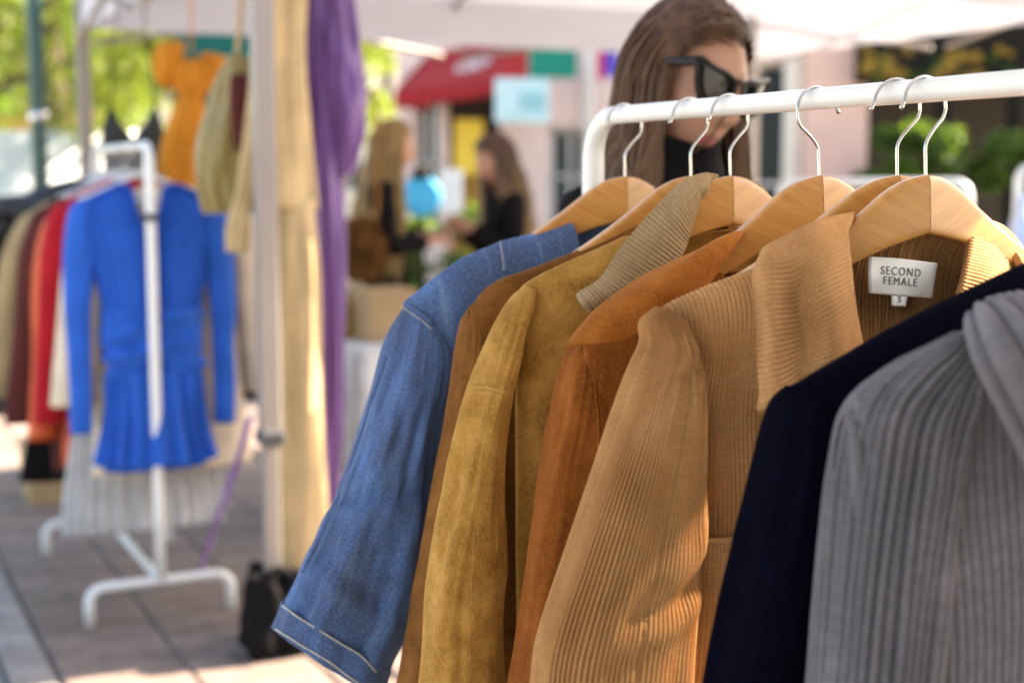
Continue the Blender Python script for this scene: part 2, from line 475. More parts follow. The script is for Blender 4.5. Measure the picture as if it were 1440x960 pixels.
def panel(name, F, rd, s0, s1, hem, side, mat, parent, T=0.035, D=0.06, taper=0.15, W=None, neck=None, drop=0.0, nr=50, nc=60,
          rib=None, folds=(), dens=1.7, seed=0, thick=0.002, o_add=0.0, sway=0.0):
    """one hanging panel of a garment's body (front or back) from the shoulder ridge down to the hem"""
    W = W or rd[-1, 0]
    s = np.linspace(s0, s1, nc)
    zt = np.interp(np.abs(s), rd[:, 0], rd[:, 1])
    k = np.ones(5) / 5; zt = np.convolve(np.pad(zt, 2, mode='edge'), k, 'valid')
    start = np.zeros(nc)
    if neck: start = drop * np.clip(1 - (np.abs(s) / neck) ** 1.6, 0, 1)
    v = np.linspace(0, 1, nr) ** dens
    d = start[None, :] + v[:, None] * (zt - start - hem)[None, :]
    Z = zt[None, :] - d
    x = np.clip(d / D, 0, 1)
    e = (1 - np.clip(np.abs(s) / W, 0, 1) ** 8) ** 0.5
    O = T * np.sqrt(np.clip(1 - (1 - x) ** 2, 0, 1)) * (0.35 + 0.65 * e)[None, :]
    sg = 1 if side == 'front' else -1
    S = s[None, :] * (1 - taper * sstep(0.03, 0.25, d)) + sway * sstep(0.05, 0.5, d)
    V = F.w(S, -ARC * np.abs(S) + sg * O + o_add * sstep(0.03, 0.14, d), Z)
    Nn = gnormals(V, False)
    ref = np.array([F.n[0], F.n[1], 0]) * sg
    if np.sum(Nn * ref) < 0: Nn = -Nn
    dd = np.zeros(V.shape[:2])
    for k_, (amp, ks, kz) in enumerate(folds):
        q = np.stack([s[None, :] * ks + Z * ks * 0.12, Z * kz, 0 * Z + seed * 3.7 + k_], -1)
        dd += amp * vnoise(q, 1.0, seed + k_) * sstep(0.02, 0.14, d)
    V = V + Nn * dd[..., None]
    Nn = gnormals(V, False)
    if np.sum(Nn * ref) < 0: Nn = -Nn
    if rib:
        V = V + Nn * (rib[1] * (np.abs(np.sin(np.pi * s / rib[0])) ** RP - 0.6))[None, :, None]
    o = grid(name, V, mat, parent, uv=np.stack([s[None, :] + 0 * Z, -d + 0 * Z], -1), thick=thick)
    return {'V': V, 'N': Nn, 'o': o}
def patch(name, F, rows, mat, parent, nr=30, nc=40, rib=None, thick=0.004, folds=(), seed=0, mirror=False, ribdir='v', crown=0.0):
    """a shaped flap: rows of (px, py, o) control points, smooth between them"""
    A = np.array([[(*F.px(p[0], p[1], p[2]), p[2]) for p in row] for row in rows])      # s, z, o
    A = spline(A, nr); A = np.swapaxes(spline(np.swapaxes(A, 0, 1), nc), 0, 1)
    S = A[..., 0] * (-1 if mirror else 1)
    V = F.w(S, A[..., 2], A[..., 1])
    Nn = gnormals(V, False)
    ref = CAM - V.mean((0, 1))
    if np.sum(Nn * ref) < 0: Nn = -Nn
    du = np.linalg.norm(np.diff(V, axis=1), axis=-1).mean(0); dv = np.linalg.norm(np.diff(V, axis=0), axis=-1).mean(1)
    u = np.concatenate([[0], np.cumsum(du)]); v = np.concatenate([[0], np.cumsum(dv)])
    dd = np.zeros(V.shape[:2])
    for k, (amp, a, b) in enumerate(folds):
        dd += amp * vnoise(np.stack([u[None, :] * a + 0 * v[:, None], v[:, None] * b + 0 * u[None, :], 0 * dd + seed + k], -1), 1.0, seed)
    if crown:
        dd += crown * np.sin(np.linspace(0, np.pi, nr))[:, None] * np.sin(np.linspace(0, np.pi, nc))[None, :]
    if rib:
        q = v[:, None] if ribdir == 'v' else u[None, :]
        dd = dd + rib[1] * (np.abs(np.sin(np.pi * q / rib[0])) ** RP - 0.6) + 0 * V[..., 0]
    V = V + Nn * dd[..., None]
    uv = np.stack([u[None, :] + 0 * v[:, None], v[:, None] + 0 * u[None, :]], -1)
    if ribdir == 'v': uv = uv[..., ::-1]
    o = grid(name, V, mat, parent, uv=np.ascontiguousarray(uv), thick=thick)
    # make sure the flap's face (not its thickness) looks to the viewer's side
    if thick:
        o.modifiers[0].offset = 0
    return {'V': V, 'N': Nn, 'o': o}
def snap(G, pts, n=40, lift=0.0006):
    """lay a picture polyline onto a built surface -> points and normals on that surface"""
    V = G['V'].reshape(-1, 3); Nn = G['N'].reshape(-1, 3)
    keep = np.sum(Nn * (CAM - V), 1) > 0
    V, Nn = V[keep], Nn[keep]
    q = project(V)[:, :2]
    path = spline(np.array(pts, float), n); P, Q = [], []
    for p in path:
        d2 = np.sum((q - p) ** 2, 1); i = np.argpartition(d2, 5)[:5]; w = 1 / (d2[i] + 0.5); w /= w.sum()
        nn = (Nn[i] * w[:, None]).sum(0); nn /= np.linalg.norm(nn)
        P.append((V[i] * w[:, None]).sum(0) + nn * lift); Q.append(nn)
    P = np.array(P)
    for _ in range(2): P[1:-1] = (P[:-2] + 2 * P[1:-1] + P[2:]) / 4
    return P, np.array(Q)
def resample(P, Q, step):
    d = np.concatenate([[0], np.cumsum(np.linalg.norm(np.diff(P, axis=0), axis=1))])
    t = np.arange(0, d[-1], step)
    f = lambda A: np.stack([np.interp(t, d, A[:, k]) for k in range(3)], -1)
    return f(P), f(Q)
def stitch(G, pts, mat, parent, ln=0.0030, gap=0.0013, rad=0.00045, lift=0.0006, off=(0, 0), n=40):
    P, Q = snap(G, [(p[0] + off[0], p[1] + off[1]) for p in pts], n, lift)
    P, Q = resample(P, Q, (ln + gap) / 4)
    mb = MB(); k = 0; m = max(2, round(4 * ln / (ln + gap)))
    while k + m < len(P):
        seg = P[k:k + m + 1].copy(); seg[0] -= Q[k] * rad * 1.2; seg[-1] -= Q[k] * rad * 1.2
        mb.tube(seg, rad, 5); k += 4
    return mb.build('stitching', mat, parent, smooth=True)
def welt(G, pts, mat, parent, rad=0.0016, lift=0.0, n=50, name='seam'):
    P, Q = snap(G, pts, n, lift)
    return grid(name, tube_pts(P, rad, 8), mat, parent, closed=True, cap=True)

# ------------------------------------------------------------------ the near clothes rack
def clothes_rack(p0, rdir, udir, length, top, label, r_rail=0.0115, r_post=0.0150, foot=0.46, leg=0.12, name='clothes_rack', base_t=0.0):
    """white enamelled rack: one bent tube for rail and posts, cross feet, low bar"""
    w = lambda t, s, z: np.array([p0[0] + rdir[0] * t + udir[0] * s, p0[1] + rdir[1] * t + udir[1] * s, z])
    t = thing(name, label, 'clothes rack', w(length / 2, 0, 0))
    b = 0.055
    pipe('rail', [w(b * .9, 0, top), w(length * .25, 0, top), w(length * .5, 0, top), w(length * .75, 0, top), w(length - b * .9, 0, top)], r_rail, M['white_metal'], t, 20, 40)
    for e, sg in ((0.0, 1), (length, -1)):
        arc = [w(e + sg * b * (1 - math.cos(a)), 0, top - b * (1 - math.sin(a))) for a in np.linspace(0, math.pi / 2, 14)]
        arc = [w(e, 0, leg + 0.0), w(e, 0, leg + .25), w(e, 0, top * .6), w(e, 0, top - b - .12)] + arc
        rr = [r_post] * 4 + list(np.linspace(r_post, r_rail * 1.03, 14))
        grid('post', tube_pts(np.array(arc), np.array(rr), 18), M['white_metal'], t, closed=True, cap=True)
        h = foot / 2; c = 0.05
        fp = [w(e, -h, 0.004)] + [w(e, -h + c * (1 - math.cos(a)), leg - c + c * math.sin(a)) for a in np.linspace(0, math.pi / 2, 8)]
        fp += [w(e, h - c * (1 - math.cos(a)), leg - c + c * math.sin(a)) for a in np.linspace(math.pi / 2, 0, 8)] + [w(e, h, 0.004)]
        grid('foot', tube_pts(np.array(fp), r_post * .95, 14), M['white_metal'], t, closed=True, cap=True)
    pipe('floor_bar', [w(0.0, 0, leg - .002), w(length / 2, 0, leg - .002), w(length, 0, leg - .002)], r_post * .8, M['white_metal'], t, 14, 8)
    return t
UDIR = np.array([0.899, 0.438])
clothes_rack(RAIL0 + RDIR * -0.083, RDIR, UDIR, 1.14, RAIL_Z, 'white tube clothes rack in the foreground holding the tan and blue jackets')

# ------------------------------------------------------------------ wooden hangers
ZT = np.array([(0, 0), (.02, -.0025), (.045, -.014), (.07, -.033), (.1, -.054), (.13, -.073), (.175, -.098), (.22, -.127)])
ZB = np.array([(0, -.056), (.02, -.0605), (.045, -.0665), (.08, -.0785), (.13, -.101), (.175, -.124), (.22, -.148)])
def wooden_hanger(F, label, flip=1, roll=0.0, top=None, dz=0.0):
    top = WOOD_Z if top is None else top
    t = thing('wooden_hanger', label, 'hanger', (F.P[0], F.P[1], top), 'wooden hangers on the near rail')
    cr, sr = math.cos(roll), math.sin(roll)
    def W(s, o, z):
        s, o, z = np.broadcast_arrays(s, o, z)
        h = 0.08
        return F.w(s * cr - (z - h) * sr, o, top + h + s * sr + (z - h) * cr)
    for sg in (-1, 1):
        k = 46
        a = np.linspace(0.0003, 0.2215, k)
        zt = np.interp(a, ZT[:, 0], ZT[:, 1]); zb = np.interp(a, ZB[:, 0], ZB[:, 1])
        for arr in (zt, zb):
            for _ in range(4): arr[1:-1] = (arr[:-2] + 2 * arr[1:-1] + arr[2:]) / 4
        tip = sstep(0.2215, 0.205, a)
        mid = (zt + zb) / 2; hh = (zt - zb) / 2 * np.sqrt(np.clip(tip, 0.02, 1)); th = np.interp(a, [0, .1, .22], [.0068, .0075, .0095]) * np.sqrt(np.clip(tip, 0.05, 1))
        ang = np.linspace(0, 2 * np.pi, 28, endpoint=False)
        c, s_ = np.cos(ang), np.sin(ang)
        pc = np.sign(c) * np.abs(c) ** 0.35; ps = np.sign(s_) * np.abs(s_) ** 0.35
        Z = mid[:, None] + hh[:, None] * pc
        O = -ARC * a[:, None] + th[:, None] * ps
        S = sg * a[:, None] + 0 * Z
        V = W(S, O, Z - dz)
        uv = np.stack([S + 0.7 * sg, Z * 0.8 - (0.55 * a[:, None]) * 0.4 + O], -1)
        grid('arm', V, M['wood'], t, uv=uv, closed=True)
    # wire hook: shaft, offset bend and the arc over the rail
    r, cz = 0.0255, 0.0675
    pts = [(0, -.02 - dz), (0, .012), (0, .026), (.003, .034), (.012, .044), (.0215, .0525), (.0252, .0605)]
    pts += [(r * math.cos(x), cz + r * math.sin(x)) for x in np.linspace(-0.05, math.pi * 0.93, 16)]
    pts += [(-r * 1.04, cz + .001), (-r * 1.16, cz - .004)]
    P = spline(np.array(pts), 80)
    wr = np.full(80, 0.00165); wr[-3:] = [0.002, 0.0023, 0.0016]
    grid('hook', tube_pts(W(flip * P[:, 0], 0.0 * P[:, 0], P[:, 1]), wr, 10), M['steel'], t, closed=True, cap=True)
    return t
T1, T2, T3, T4, T5, T6, T7, T8 = 0.0, 0.155, 0.238, 0.398, 0.523, 0.562, 0.73, 0.82
F1, F2, F3, F4, F5, F6, F7, F8 = (rail_frame(x) for x in (T1, T2, T3, T4, T5, T6, T7, T8))
F5 = rail_frame(T5, R(-9))
wooden_hanger(F1, 'wooden hanger carrying the blue denim jacket at the far bend of the rail', 1, R(1))
wooden_hanger(F2, 'wooden hanger half hidden behind the ribbed knit collar, carrying the brown suede jacket', 1, R(2))
wooden_hanger(F3, 'wooden hanger inside the ribbed taupe collar, carrying the mustard suede jacket', 1, R(2))
wooden_hanger(F4, 'wooden hanger rising from the rust suede collar, its hook turned the other way', -1, R(4))
wooden_hanger(F5, 'bare wooden hanger peeping out right behind the corduroy jacket hanger', 1, R(2))
wooden_hanger(F6, 'wooden hanger above the white neck label of the corduroy jacket', 1, R(3))
wooden_hanger(F7, 'wooden hanger inside the navy coat at the right edge of the photo', 1, 0, dz=0.090)
wooden_hanger(F8, 'wooden hanger inside the grey knit cardigan at the right edge', 1, 0, dz=0.075)

# ------------------------------------------------------------------ denim jacket
F = F1
g = thing('denim_jacket', 'faded blue denim jacket with wide flared sleeve at the far end of the rail', 'jacket', (*F.P, 0.8), 'jackets on the near rack')
rd = ridge(F, [(759, 328), (705, 341), (650, 364), (610, 393), (572, 424)])
fo = [(0.006, 16, 3.0), (0.003, 40, 6)]
dfl = panel('front_panel', F, rd, -rd[-1, 0], -0.075, 0.76, 'front', M['denim'], g, T=0.030, o_add=-.012, taper=0.2, folds=fo, nr=80, nc=90, seed=2)
panel('front_panel', F, rd, 0.075, rd[-1, 0], 0.76, 'front', M['denim'], g, T=0.045, taper=0.2, folds=fo, seed=4)
panel('back_panel', F, rd, -rd[-1, 0], rd[-1, 0], 0.76, 'back', M['denim'], g, T=0.035, taper=0.2, folds=fo, nc=90, seed=5)
o1 = -0.045
dr = [((574, 420), (606, 440), o1, .016), ((566, 440), (618, 462), o1, .030), ((552, 474), (628, 498), o1 + .004, .044), ((533, 527), (622, 552), o1 + .008, .054), ((509, 600), (606, 628), o1 + .01, .058),
      ((482, 676), (601, 706), o1 + .012, .058), ((450, 748), (596, 785), o1 + .015, .060), ((421, 808), (576, 866), o1 + .015, .062), ((402, 843), (546, 925), o1 + .015, .064), ((397, 856), (540, 940), o1 + .015, .064)]
cr = [(-0.007, .56, .02, .05, 2.2, 1.1), (0.005, .61, .03, .05, 2.2, 1.0), (-0.005, .80, .035, -.05, 2.0, 1.0), (.004, .86, .03, -.04, 2.0, .9)]
ds = sleeve('sleeve', F, dr, M['denim'], g, 130, 150, folds=[(0.008, 2.2, 5), (0.0035, 5, 12), (0.0016, 9, 30)], creases=cr, thick=0.0025, seed=3, power=0.95)
sleeve('sleeve', F, dr, M['denim'], g, 60, 80, folds=[(0.008, 2.2, 5), (0.004, 5, 10)], mirror=True, thick=0.0025, seed=9)
cu = [((398, 850), (544, 932), o1 + .015, .0655), ((396, 860), (541, 942), o1 + .015, .0675), ((391, 874), (536, 960), o1 + .015, .0680), ((386, 886), (531, 974), o1 + .015, .0665)]
cuff = sleeve('cuff', F, cu, M['denim'], g, 30, 150, folds=[(0.0035, 3, 5), (0.0022, 8, 20)], thick=0.004, seed=3, power=0.95)
sleeve('cuff', F, cu, M['denim'], g, 12, 60, folds=[(0.003, 3, 5)], mirror=True, thick=0.004, seed=9)
welt(dfl, [(752, 340), (705, 352), (655, 374), (622, 400), (598, 428)], M['denim'], g, 0.0022)
stitch(dfl, [(752, 344), (705, 356), (655, 378), (624, 404), (602, 432)], M['thread_blue'], g, lift=.0012)
welt(dfl, [(705, 338), (708, 352), (711, 366), (712, 382)], M['denim'], g, 0.0034)
stitch(dfl, [(703, 340), (705, 352), (707, 366), (708, 382)], M['thread_white'], g, rad=.0006, lift=.0026)
welt(ds, [(571, 427), (588, 439), (607, 455)], M['denim'], g, 0.0042)
stitch(ds, [(569, 434), (586, 446), (606, 464)], M['thread_white'], g, rad=.0006, lift=.0026)
stitch(ds, [(574, 423), (592, 434), (612, 450)], M['thread_blue'], g, rad=.0006, lift=.0014)
welt(ds, [(545, 497), (520, 570), (492, 655), (462, 728), (425, 805)], M['denim'], g, 0.0022)
stitch(ds, [(551, 500), (527, 572), (499, 657), (469, 730), (432, 808)], M['thread_blue'], g, rad=.0006, lift=.0014)
# armhole seam on the body
welt(dfl, [(612, 458), (626, 485), (636, 520), (640, 560), (638, 600)], M['denim'], g, 0.0036)
stitch(dfl, [(617, 456), (631, 484), (641, 520), (645, 560)], M['thread_blue'], g, rad=.0006, lift=.0014)
stitch(cuff, [(401, 848), (430, 866), (468, 890), (500, 915), (530, 946)], M['thread_white'], g, 0.0042, 0.0006, 0.0008, lift=.0016)
stitch(cuff, [(388, 884), (420, 904), (460, 928), (490, 950), (520, 970)], M['thread_white'], g, 0.0042, 0.0006, 0.0009, lift=.0016)
# ------------------------------------------------------------------ brown suede jacket
F = F2
g = thing('suede_jacket', 'dark brown suede jacket, a narrow strip between the denim and mustard jackets', 'jacket', (*F.P, 0.8), 'jackets on the near rack')
rd = ridge(F, [(842, 342), (790, 363), (740, 382), (705, 393), (678, 411), (660, 440)])
fo = [(0.006, 18, 3.0)]
bf = panel('front_panel', F, rd, -rd[-1, 0], -0.05, 0.74, 'front', M['suede_brown'], g, T=0.026, D=.05, taper=0.1, folds=fo, nr=70, nc=70, seed=12)
panel('front_panel', F, rd, 0.05, rd[-1, 0], 0.74, 'front', M['suede_brown'], g, T=0.026, taper=0.1, folds=fo, seed=14)
panel('back_panel', F, rd, -rd[-1, 0], rd[-1, 0], 0.74, 'back', M['suede_brown'], g, T=0.035, taper=0.1, folds=fo, seed=15)
o2 = -0.05
br = [((672, 424), (690, 430), o2, .012), ((656, 447), (700, 462), o2, .024), ((649, 492), (706, 508), o2, .032), ((638, 560), (707, 575), o2, .036), ((622, 650), (700, 660), o2, .038),
      ((606, 740), (692, 748), o2, .038), ((590, 820), (684, 828), o2, .038), ((576, 900), (676, 905), o2, .038), ((560, 990), (668, 995), o2, .038), ((545, 1060), (655, 1065), o2, .038)]
bs = sleeve('sleeve', F, br, M['suede_brown'], g, 80, 80, folds=[(0.005, 2.2, 5), (0.002, 6, 14)], thick=0.002, seed=21)
sleeve('sleeve', F, br, M['suede_brown'], g, 50, 50, folds=[(0.005, 2.2, 5)], thick=0.002, mirror=True, seed=23, o_mirror=(-.04, 1.8))  # hidden sleeve moved and thickened to stop sun passing between the jackets
welt(bf, [(842, 352), (790, 373), (742, 392), (712, 404), (692, 418), (676, 430)], M['suede_brown'], g, 0.0015)
welt(bs, [(653, 449), (662, 447), (672, 449)], M['suede_brown'], g, 0.0017)
welt(bs, [(672, 452), (670, 480), (664, 540), (652, 620)], M['suede_brown'], g, 0.0015)
lp = np.array([F.w(*a) for a in ((-.062, .012, 1.358), (-.058, .018, 1.368), (-.066, .016, 1.374), (-.070, .02, 1.362), (-.064, .022, 1.352), (-.058, .02, 1.358), (-.052, .018, 1.37))])
grid('hanging_loop', tube_pts(spline(lp, 40), 0.0016, 8), M['suede_brown'], g, closed=True, cap=True)

# ------------------------------------------------------------------ mustard suede jacket with ribbed collar
F = F3
g = thing('suede_jacket', 'mustard suede jacket with taupe ribbed knit collar', 'jacket', (*F.P, 0.8), 'jackets on the near rack')
rd = ridge(F, [(878, 334), (860, 343), (800, 369), (762, 387), (738, 401), (722, 420)], neck=(0.06, 1.352))
fo = [(0.007, 15, 2.2), (0.003, 34, 5)]
mf = panel('front_panel', F, rd, -rd[-1, 0], -0.095, 0.72, 'front', M['suede_mustard'], g, T=0.032, o_add=-.004, D=.05, taper=0.0, folds=fo, nr=110, nc=120, seed=31)
panel('front_panel', F, rd, 0.10, rd[-1, 0], 0.72, 'front', M['suede_mustard'], g, T=0.033, taper=0.12, folds=fo, seed=34)
panel('back_panel', F, rd, -rd[-1, 0], rd[-1, 0], 0.72, 'back', M['suede_mustard'], g, T=0.026, taper=0.12, folds=fo, seed=35)
o3 = -0.020
mr = [((738, 402), (752, 408), o3, .010), ((722, 420), (746, 432), o3, .022), ((705, 450), (735, 464), o3 + .003, .030), ((686, 492), (727, 506), o3 + .006, .036), ((666, 545), (714, 556), o3 + .008, .040), ((648, 607), (707, 616), o3 + .01, .042),
      ((630, 690), (703, 697), o3 + .01, .043), ((612, 780), (702, 785), o3 + .01, .043), ((601, 860), (698, 862), o3 + .01, .042), ((596, 960), (700, 962), o3 + .01, .042), ((590, 1060), (698, 1060), o3 + .01, .042)]
ms = sleeve('sleeve', F, mr, M['suede_mustard'], g, 150, 150, power=.85, folds=[(0.006, 2.0, 6), (0.002, 5, 14)],
            creases=[(-.006, .60, .03, .06, 1.4, .8), (.005, .66, .03, .06, 1.4, .8), (-.004, .75, .025, -.05, 1.6, .7)], thick=0.002, seed=41)
sleeve('sleeve', F, mr, M['suede_mustard'], g, 60, 60, folds=[(0.006, 2.0, 6)], thick=0.002, mirror=True, seed=43)
welt(ms, [(664, 543), (688, 546), (712, 553)], M['suede_mustard'], g, 0.0026)
stitch(ms, [(664, 548), (688, 551), (711, 558)], M['thread_tan'], g, .0024, .0012, .0004)
for dx in (0, 5):
    stitch(ms, [(728 + dx, 422), (712 + dx, 452), (700 + dx, 500), (690 + dx, 548), (682 + dx, 610), (672 + dx, 700), (664 + dx, 800), (660 + dx, 960)] if dx == 0 else [(732, 428), (718, 458), (706, 502), (696, 548)], M['thread_tan'], g, .0022, .0014, .00035, n=80)
stitch(mf, [(872, 345), (800, 376), (765, 393), (745, 406)], M['thread_tan'], g, .0022, .0014, .00035)
stitch(mf, [(872, 350), (800, 381), (767, 398), (748, 412)], M['thread_tan'], g, .0022, .0014, .00035)
welt(mf, [(726, 615), (740, 606), (760, 598), (785, 590), (830, 582)], M['suede_mustard'], g, 0.0032)
kc = [[(812, 415, .020), (817, 423, .030), (822, 430, .032), (829, 438, .025)],
      [(845, 393, .022), (856, 402, .034), (868, 410, .036), (882, 412, .026)],
      [(868, 357, .022), (888, 370, .036), (908, 383, .038), (928, 392, .028)],
      [(903, 314, .020), (922, 330, .036), (940, 345, .038), (956, 358, .026)],
      [(938, 277, .016), (950, 292, .030), (960, 306, .032), (969, 322, .020)],
      [(962, 256, .008), (968, 268, .020), (974, 280, .022), (978, 294, .010)],
      [(988, 246, -.006), (988, 256, .004), (988, 266, .006), (986, 276, -.004)],
      [(1006, 246, -.022), (1006, 256, -.020), (1006, 268, -.020), (1006, 280, -.020)]]
patch('collar', F, kc, M['knit_collar'], g, 230, 40, rib=(0.0052, 0.0044), thick=0.005, ribdir='v')
kb = [[(1000, 252, -.030), (1000, 268, -.028), (1000, 290, -.028)], [(1030, 250, -.034), (1030, 268, -.030), (1030, 292, -.030)], [(1058, 257, -.03), (1056, 274, -.024), (1054, 300, -.024)],
      [(1074, 268, -.022), (1070, 284, -.016), (1064, 310, -.016)], [(1081, 284, -.012), (1076, 300, -.006), (1068, 324, -.006)], [(1083, 306, 0), (1077, 320, .006), (1068, 340, .006)]]
patch('collar', F, kb, M['knit_collar'], g, 130, 24, rib=(0.0052, 0.0044), thick=0.006, ribdir='v')

# ------------------------------------------------------------------ rust suede jacket
F = F4
g = thing('suede_jacket', 'rust orange suede jacket with a broad pointed collar', 'jacket', (*F.P, 0.8), 'jackets on the near rack')
rd = ridge(F, [(1010, 382), (960, 412), (900, 445), (850, 470), (818, 486)], neck=(0.06, 1.325))
fo = [(0.006, 17, 2.4)]
rf = panel('front_panel', F, rd, -rd[-1, 0], -0.11, 0.70, 'front', M['suede_rust_shaded'], g, T=0.032, D=.05, taper=0.06, folds=fo, nr=80, nc=80, seed=51)
panel('front_panel', F, rd, 0.11, rd[-1, 0], 0.70, 'front', M['suede_rust_shaded'], g, T=0.032, taper=0.06, folds=fo, seed=54)
panel('back_panel', F, rd, -rd[-1, 0], rd[-1, 0], 0.70, 'back', M['suede_rust_shaded'], g, T=0.032, taper=0.06, folds=fo, seed=55)
o4 = -0.052
rr = [((822, 474), (850, 486), o4, .012), ((804, 496), (872, 512), o4, .028), ((796, 525), (882, 540), o4, .036), ((785, 575), (884, 585), o4, .040), ((770, 645), (878, 652), o4, .042),
      ((751, 760), (862, 765), o4, .043), ((735, 880), (846, 884), o4, .043), ((721, 980), (835, 984), o4, .043), ((712, 1060), (828, 1060), o4, .043)]
rs = sleeve('sleeve', F, rr, M['suede_rust_shaded'], g, 100, 100, folds=[(0.005, 2.0, 4), (0.0022, 6, 10)], thick=0.002, seed=61)
sleeve('sleeve', F, rr, M['suede_rust_shaded'], g, 50, 50, folds=[(0.005, 2.0, 4)], thick=0.002, mirror=True, seed=63, o_mirror=(-.035, 1.7))  # hidden right sleeve shifted back and fattened as a sun block
welt(rs, [(842, 492), (838, 540), (842, 600), (840, 680)], M['suede_rust_shaded'], g, 0.0016)
rc = [[(1062, 326, -.030), (1046, 330, -.004), (1030, 346, .012), (1012, 372, .022), (990, 404, .024)],
      [(1040, 328, -.022), (1018, 338, .012), (1002, 356, .026), (984, 386, .034), (962, 422, .034)],
      [(985, 350, -.006), (962, 368, .024), (946, 390, .038), (932, 418, .044), (916, 452, .040)],
      [(908, 390, .0), (892, 412, .028), (890, 430, .040), (884, 452, .044), (880, 477, .042)],
      [(852, 428, .010), (846, 440, .026), (846, 454, .038), (846, 468, .042), (846, 482, .042)],
      [(826, 453, .012), (820, 462, .024), (818, 471, .032), (816, 479, .036), (814, 486, .038)],
      [(809, 472, .018), (805, 477, .024), (802, 481, .028), (799, 485, .032), (797, 488, .034)]]
rcol = patch('collar', F, rc, M['suede_rust'], g, 60, 40, thick=0.0045, folds=[(0.0025, 20, 20)], seed=5)
patch('collar', F, [[(p[0], p[1] + 60, p[2]) for p in row] for row in rc], M['suede_rust'], g, 40, 24, thick=0.0045, mirror=True)
stitch(rcol, [(806, 481), (830, 479), (860, 476), (884, 470), (912, 448), (945, 422)], M['thread_tan'], g, .0034, .0016, .00045)
stitch(rcol, [(806, 481), (818, 468), (830, 456), (852, 438)], M['thread_tan'], g, .0034, .0016, .00045)

# ------------------------------------------------------------------ camel corduroy jacket
F = F6
WALE = (0.0045, 0.0055)
g = thing('corduroy_jacket', 'camel corduroy jacket with pointed collar and white neck label', 'jacket', (*F.P, 0.8), 'jackets on the near rack')
rd = ridge(F, [(1140, 352), (1100, 368), (1065, 380), (1000, 404), (945, 428), (920, 446)], neck=(0.06, None))
fo = [(0.005, 18, 3.0), (0.0025, 40, 8)]
cf = panel('front_panel', F, rd, -rd[-1, 0], -0.135, 0.70, 'front', M['cord'], g, T=0.020, D=.045, o_add=-.022, taper=0.03, folds=fo, nr=140, nc=360, rib=WALE, seed=71, dens=1.4)
panel('front_panel', F, rd, 0.135, rd[-1, 0], 0.70, 'front', M['cord'], g, T=0.024, taper=0.10, folds=fo, nr=60, nc=300, rib=WALE, seed=74)
cb = panel('back_panel', F, rd, -rd[-1, 0], rd[-1, 0], 0.70, 'back', M['cord'], g, T=0.034, D=.06, taper=0.10, folds=[(0.003, 14, 3)], nr=80, nc=900, rib=WALE, seed=75)
o6 = -0.020
cs_ = [((928, 434), (955, 452), o6, .012), ((912, 454), (962, 476), o6, .026), ((916, 486), (970, 506), o6 + .004, .036), ((896, 532), (976, 548), o6 + .008, .037), ((870, 600), (978, 612), o6 + .010, .039),
       ((836, 690), (977, 700), o6 + .012, .040), ((802, 785), (971, 792), o6 + .012, .040), ((776, 858), (966, 868), o6 + .012, .040), ((760, 915), (962, 922), o6 + .012, .040), ((753, 970), (958, 975), o6 + .012, .040), ((742, 1060), (950, 1065), o6 + .012, .040)]
csl = sleeve('sleeve', F, cs_, M['cord'], g, 160, 960, rib=(0.0047, 0.0060), folds=[(0.006, 1.6, 4), (0.0015, 4, 12)],
             creases=[(-.006, .10, .02, .05, 1.2, .7), (.006, .52, .05, .10, 1.0, .6), (-.006, .60, .03, .08, 1.0, .6), (.004, .66, .03, .08, 1.0, .6)], thick=0.002, seed=81)
sleeve('sleeve', F, cs_, M['cord'], g, 60, 480, rib=WALE, folds=[(0.007, 2.0, 5)], thick=0.002, mirror=True, seed=83)
cc = [[(1200, 302, -.020), (1152, 312, .012), (1108, 334, .014), (1078, 352, .002), (1074, 368, -.016)],
      [(1190, 330, .028), (1150, 350, .038), (1110, 370, .036), (1074, 378, .030), (1063, 390, -.002)],
      [(1194, 382, .045), (1155, 402, .052), (1118, 425, .036), (1082, 430, .044), (1068, 436, .016)],
      [(1199, 432, .052), (1165, 458, .062), (1130, 478, .044), (1088, 490, .054), (1070, 495, .034)],
      [(1206, 470, .056), (1168, 500, .068), (1132, 518, .054), (1092, 545, .068), (1069, 550, .058)],
      [(1208, 486, .056), (1170, 522, .070), (1130, 543, .060), (1088, 567, .078), (1065, 579, .074)]]
patch('collar', F, cc, M['cord'], g, 480, 60, rib=WALE, thick=0.0045, ribdir='v')
cr2 = [[(1368, 306, -.020), (1392, 312, -.030), (1412, 322, -.040), (1432, 345, -.055)],
       [(1362, 345, .0), (1390, 352, -.006), (1415, 362, -.02), (1440, 378, -.04)],
       [(1354, 388, .02), (1385, 396, .02), (1412, 405, .005), (1440, 418, -.02)],
       [(1342, 430, .03), (1375, 440, .03), (1410, 450, .02), (1440, 462, .0)]]
patch('collar', F, cr2, M['cord'], g, 340, 40, rib=WALE, thick=0.0045, ribdir='v')
pk = [[(970, 757, .020), (1000, 762, .022), (1030, 760, .022), (1066, 756, .022)], [(966, 800, .020), (1000, 803, .024), (1030, 803, .024), (1062, 800, .022)],
      [(960, 880, .018), (995, 882, .024), (1025, 882, .024), (1052, 880, .020)], [(952, 985, .016), (985, 985, .02), (1015, 985, .02), (1040, 985, .016)]]
pkt = patch('pocket', F, [[(p[0], p[1], p[2] - .046) for p in row] for row in pk], M['cord'], g, 60, 170, rib=WALE, thick=0.004, ribdir='u', folds=[(0.0015, 20, 20)], seed=4)
welt(pkt, [(971, 757), (1000, 762), (1030, 760), (1064, 756)], M['cord'], g, 0.0042, name='pocket_edge')
welt(csl, [(960, 470), (969, 500), (975, 540), (977, 590)], M['cord'], g, 0.0024)
